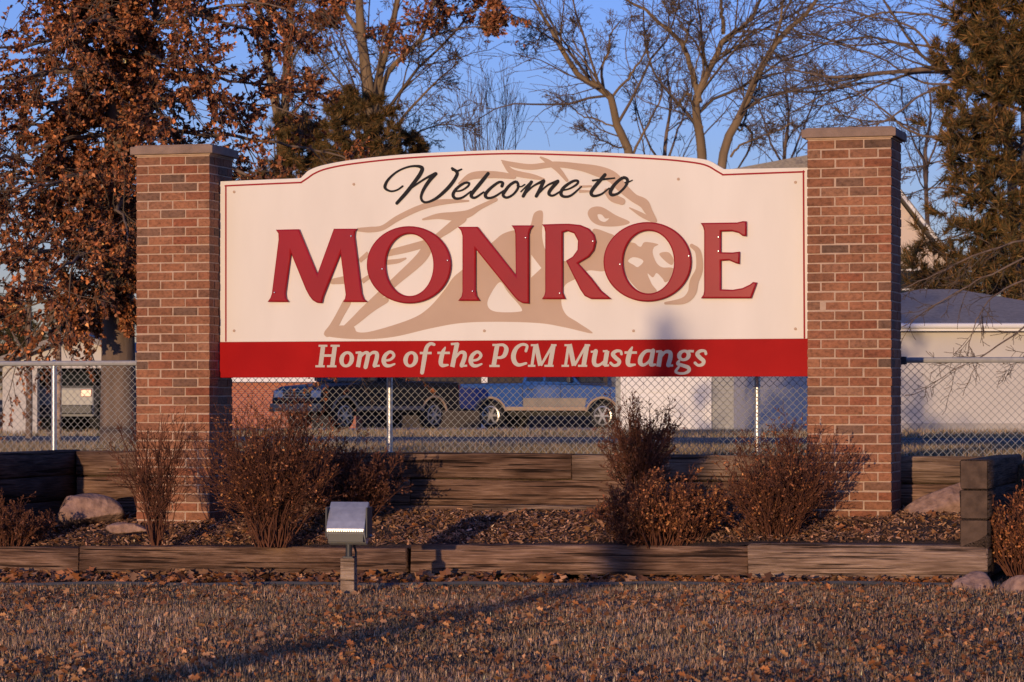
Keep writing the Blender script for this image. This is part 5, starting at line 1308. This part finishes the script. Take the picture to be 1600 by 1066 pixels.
def pickup(label, loc, rz, paint, dirt, two_tone):
    t = thing('pickup_truck', label, 'truck', loc, rz, 'pickup trucks parked beyond the road')
    xf, xr, zlo = 1.85, -1.75, 0.55
    prof = [(-2.78, zlo + .05)] + [(-2.80, 1.0), (-2.76, 1.32), (-0.78, 1.34), (1.12, 1.30), (2.45, 1.20), (2.72, 1.08), (2.78, 0.80), (2.74, zlo)]
    lower = arch_pts(xf, 0.50, zlo)[::-1] + arch_pts(xr, 0.50, zlo)[::-1]
    prof = prof + lower
    body = MB().prism(prof, -0.95, 0.95, 'y').build('body', M[paint], t, bevel=0.03, segs=2)
    cabp = [(-0.74, 1.335), (-0.62, 1.86), (-0.50, 1.92), (0.36, 1.93), (0.50, 1.88), (1.14, 1.31)]
    n = len(cabp)
    V_ = [(x, s * (0.92 if z < 1.4 else 0.74), z) for s in (-1, 1) for x, z in cabp]
    cab = MB().add(V_, [tuple(range(n))[::-1], tuple(range(n, 2 * n))] + [(i, (i + 1) % n, n + (i + 1) % n, n + i) for i in range(n)]).build('cab', M[paint], t, bevel=0.02)
    for s in (-1, 1):
        def yv(z): return s * (0.92 - (z - 1.335) / 0.53 * 0.18 + 0.012)
        for q in ([(-0.62, 1.40), (-0.54, 1.82), (-0.08, 1.84), (-0.08, 1.39)], [(0.0, 1.39), (0.0, 1.84), (0.42, 1.82), (0.92, 1.37)]):
            MB().add([(x, yv(z), z) for x, z in q] + [(x, yv(z) - s * 0.02, z) for x, z in q], [(0, 1, 2, 3), (7, 6, 5, 4)]).build('side_window', M['glass'], cab)
        for cx in (xf, xr):
            pts = [(x, s * 0.955, z) for x, z in arch_pts(cx, 0.525, 0.52, 14)]
            MB().tube(pts, 0.036, 6).build('wheel_arch', M['tan_trim' if dirt else paint], body, smooth=True)
        MB().box((0.05, s * 0.957, 0.60), (2.55, 0.022, 0.11)).build('rocker_panel', M['tan_trim'], body, bevel=0.005)
        if two_tone:
            MB().prism([(-0.68, 0.66), (1.30, 0.66), (1.33, 0.84), (1.38, 0.91), (-0.68, 0.91)], s * 0.951, s * 0.962, 'y').build('lower_panel', M['dusty'], body)
        MB().box((0.52, s * 0.953, 0.99), (0.012, 0.012, 0.62)).build('door_gap', M['dark_inside'], body); MB().box((-0.70, s * 0.953, 0.99), (0.012, 0.012, 0.62)).build('door_gap', M['dark_inside'], body)
        MB().box((-0.45, s * 0.966, 1.16), (0.2, 0.035, 0.04)).build('door_handle', M['dark_metal'], body, bevel=0.008)
        mi = MB().box((0.86, s * 1.07, 1.44), (0.12, 0.2, 0.17)).build('mirror', M['dark_metal'], t, bevel=0.02)
        MB().box((2.70, s * 0.72, 0.98), (0.12, 0.36, 0.20)).build('headlight', M['lamp_lens'], t, bevel=0.02)
        MB().box((-2.79, s * 0.86, 1.08), (0.05, 0.14, 0.34)).build('tail_light', M['tail_lens'], t, bevel=0.01)
        wheel(t, xf, s * 0.80, 0.40, s); wheel(t, xr, s * 0.80, 0.40, s)
    MB().add([(1.09, -.80, 1.36), (1.09, .80, 1.36), (0.53, .68, 1.86), (0.53, -.68, 1.86)], [(0, 1, 2, 3)])
    mb = MB().add([(1.105, -.82, 1.36), (1.105, .82, 1.36), (0.535, .69, 1.87), (0.535, -.69, 1.87), (1.08, -.82, 1.34), (1.08, .82, 1.34), (0.51, .69, 1.85), (0.51, -.69, 1.85)], [(0, 1, 2, 3), (7, 6, 5, 4), (0, 1, 5, 4), (2, 3, 7, 6)]); mb.build('windshield', M['glass'], cab)
    MB().box((2.755, 0, 0.97), (0.05, 1.04, 0.26)).build('grille', M['dark_metal'], t, bevel=0.02)
    for k in range(3): MB().box((2.785, 0, 0.89 + .08 * k), (0.02, 1.0, 0.02)).build('grille_bar', M['rim'], t)
    MB().box((2.80, 0, 0.62), (0.16, 1.88, 0.22)).build('bumper', M['tan_trim' if dirt else 'rim'], t, bevel=0.03)
    MB().box((-2.82, 0, 0.62), (0.14, 1.84, 0.18)).build('bumper', M['dark_metal'], t, bevel=0.03)
    MB().box((-1.77, 0, 1.345), (1.86, 1.66, 0.03)).build('bed_cover', M['dark_inside'], t)
    MB().box((0.0, 0, 0.46), (4.6, 0.9, 0.14)).build('chassis', M['dark_inside'], t)
    return t
DV = 82.0
zV = float(zground(0, DV)) + 0.0
def place_truck(wf, wr, d, ang, **kw):
    """wf: pixel x of the front near wheel"""
    sx = -math.sin(ang) if math.cos(ang) < 0 else math.sin(ang)
    xc_ = bpoint((wf + wr) / 2, d) - 0.8 * sx - 0.05 * math.cos(ang); return pickup(loc=(xc_, d, float(zground(xc_, d)) + 0.028), rz=ang, **kw)
place_truck(543, 668, 80.0, R(180 + 49), label='black pickup truck with dusty tan wheel arches, left of the blue truck', paint='black_paint', dirt=True, two_tone=False)
place_truck(942, 770, 84.0, R(-26), label='blue pickup truck with dusty lower doors beside the white garage door', paint='blue_paint', dirt=True, two_tone=True)
# white car inside the left garage
def hatchback(label, loc, rz):
    t = thing('parked_car', label, 'car', loc, rz)
    z0 = 0.32
    prof = [(-2.1, 0.5), (-2.12, 0.95), (-1.95, 1.0), (0.9, 0.98), (1.9, 0.86), (2.12, 0.65), (2.1, z0)] + [(x, z - .07) for x, z in arch_pts(1.3, 0.40, .4)[::-1]] + [(x, z - .07) for x, z in arch_pts(-1.3, 0.40, .4)[::-1]] + [(-2.05, z0)]
    body = MB().prism(prof, -0.86, 0.86, 'y').build('body', M['shaded_white'], t, bevel=0.04)
    cp = [(-1.98, 0.99), (-1.55, 1.45), (0.05, 1.48), (0.98, 0.97)]
    V_ = [(x, s * (0.83 if z < 1.1 else 0.64), z) for s in (-1, 1) for x, z in cp]
    MB().add(V_, [(3, 2, 1, 0), (4, 5, 6, 7)] + [(i, (i + 1) % 4, 4 + (i + 1) % 4, 4 + i) for i in range(4)]).build('cabin', M['glass'], t, bevel=0.03)
    MB().box((-0.75, 0, 1.485), (1.55, 1.22, 0.03)).build('roof', M['shaded_white'], t, bevel=0.012)
    for s in (-1, 1):
        MB().box((-2.11, s * 0.70, 0.84), (0.06, 0.24, 0.16)).build('tail_light', M['tail_lens'], t, bevel=0.01)
        for x in (1.3, -1.3): wheel(t, x, s * 0.76, 0.32, s, 0.2)
    MB().box((-2.14, 0, 0.48), (0.1, 1.66, 0.2)).build('bumper', M['dark_metal'], t, bevel=0.02)
    return t
xcar = bpoint(116, DL + 2.6)
hatchback('white car parked nose-in inside the dark garage bay', (xcar, DL + 2.9, zL + 0.05), R(86))

# ------------------------------------------------------------------ unseen stand-in, added behind the camera to cast the soft shadow on the sign
us_, zs_ = SU(1040, 497, SV)
ps = Vector(W(us_, SV, zs_)); dist = 27.0
pb = ps - sd * dist
topz = pb.z; gz0 = float(zground(pb.x, pb.y))
gg = np.random.default_rng(55)
H_ = topz - gz0
stem = spline([(pb.x, pb.y, gz0 - 0.1), (pb.x, pb.y, gz0 + H_ * .5), (pb.x, pb.y, topz)], 16)
limbs = [(stem, np.linspace(0.07, 0.02, 16))]
for i in range(150):
    t_ = gg.uniform(0.03, 0.97); b0 = stem[int(t_ * 15)]; a = i * 2.4
    Ln = 0.15 * min(1, (1.02 - t_) * 9); s = np.linspace(0, 1, 16)[:, None]
    limbs.append((b0 + np.array([math.cos(a), math.sin(a), 0]) * Ln * s + np.array([0, 0, .25]) * s * s, np.linspace(.012, .004, 16)))
plant('shadow_stand_in_evergreen', 'slim columnar evergreen standing on the lawn left of the viewer, outside the picture', 'tree', limbs,
      [dict(m=5, K=5, ang=(0.2, 0.6), lr=(0.2, 0.35), t0=0.2, t1=1.0, wig=0.08, trop=(0, 0, 0.15), rr=0.6)], gg, 'bark', 'fine_twig', 0.003,
      dict(n=30000, size=(0.05, 0.11), cols=DKG, tmpl=SPRAY, faces=SPRAY_F, mat='needle', name='sprays', spread=0.5), sides0=6, cull=False)
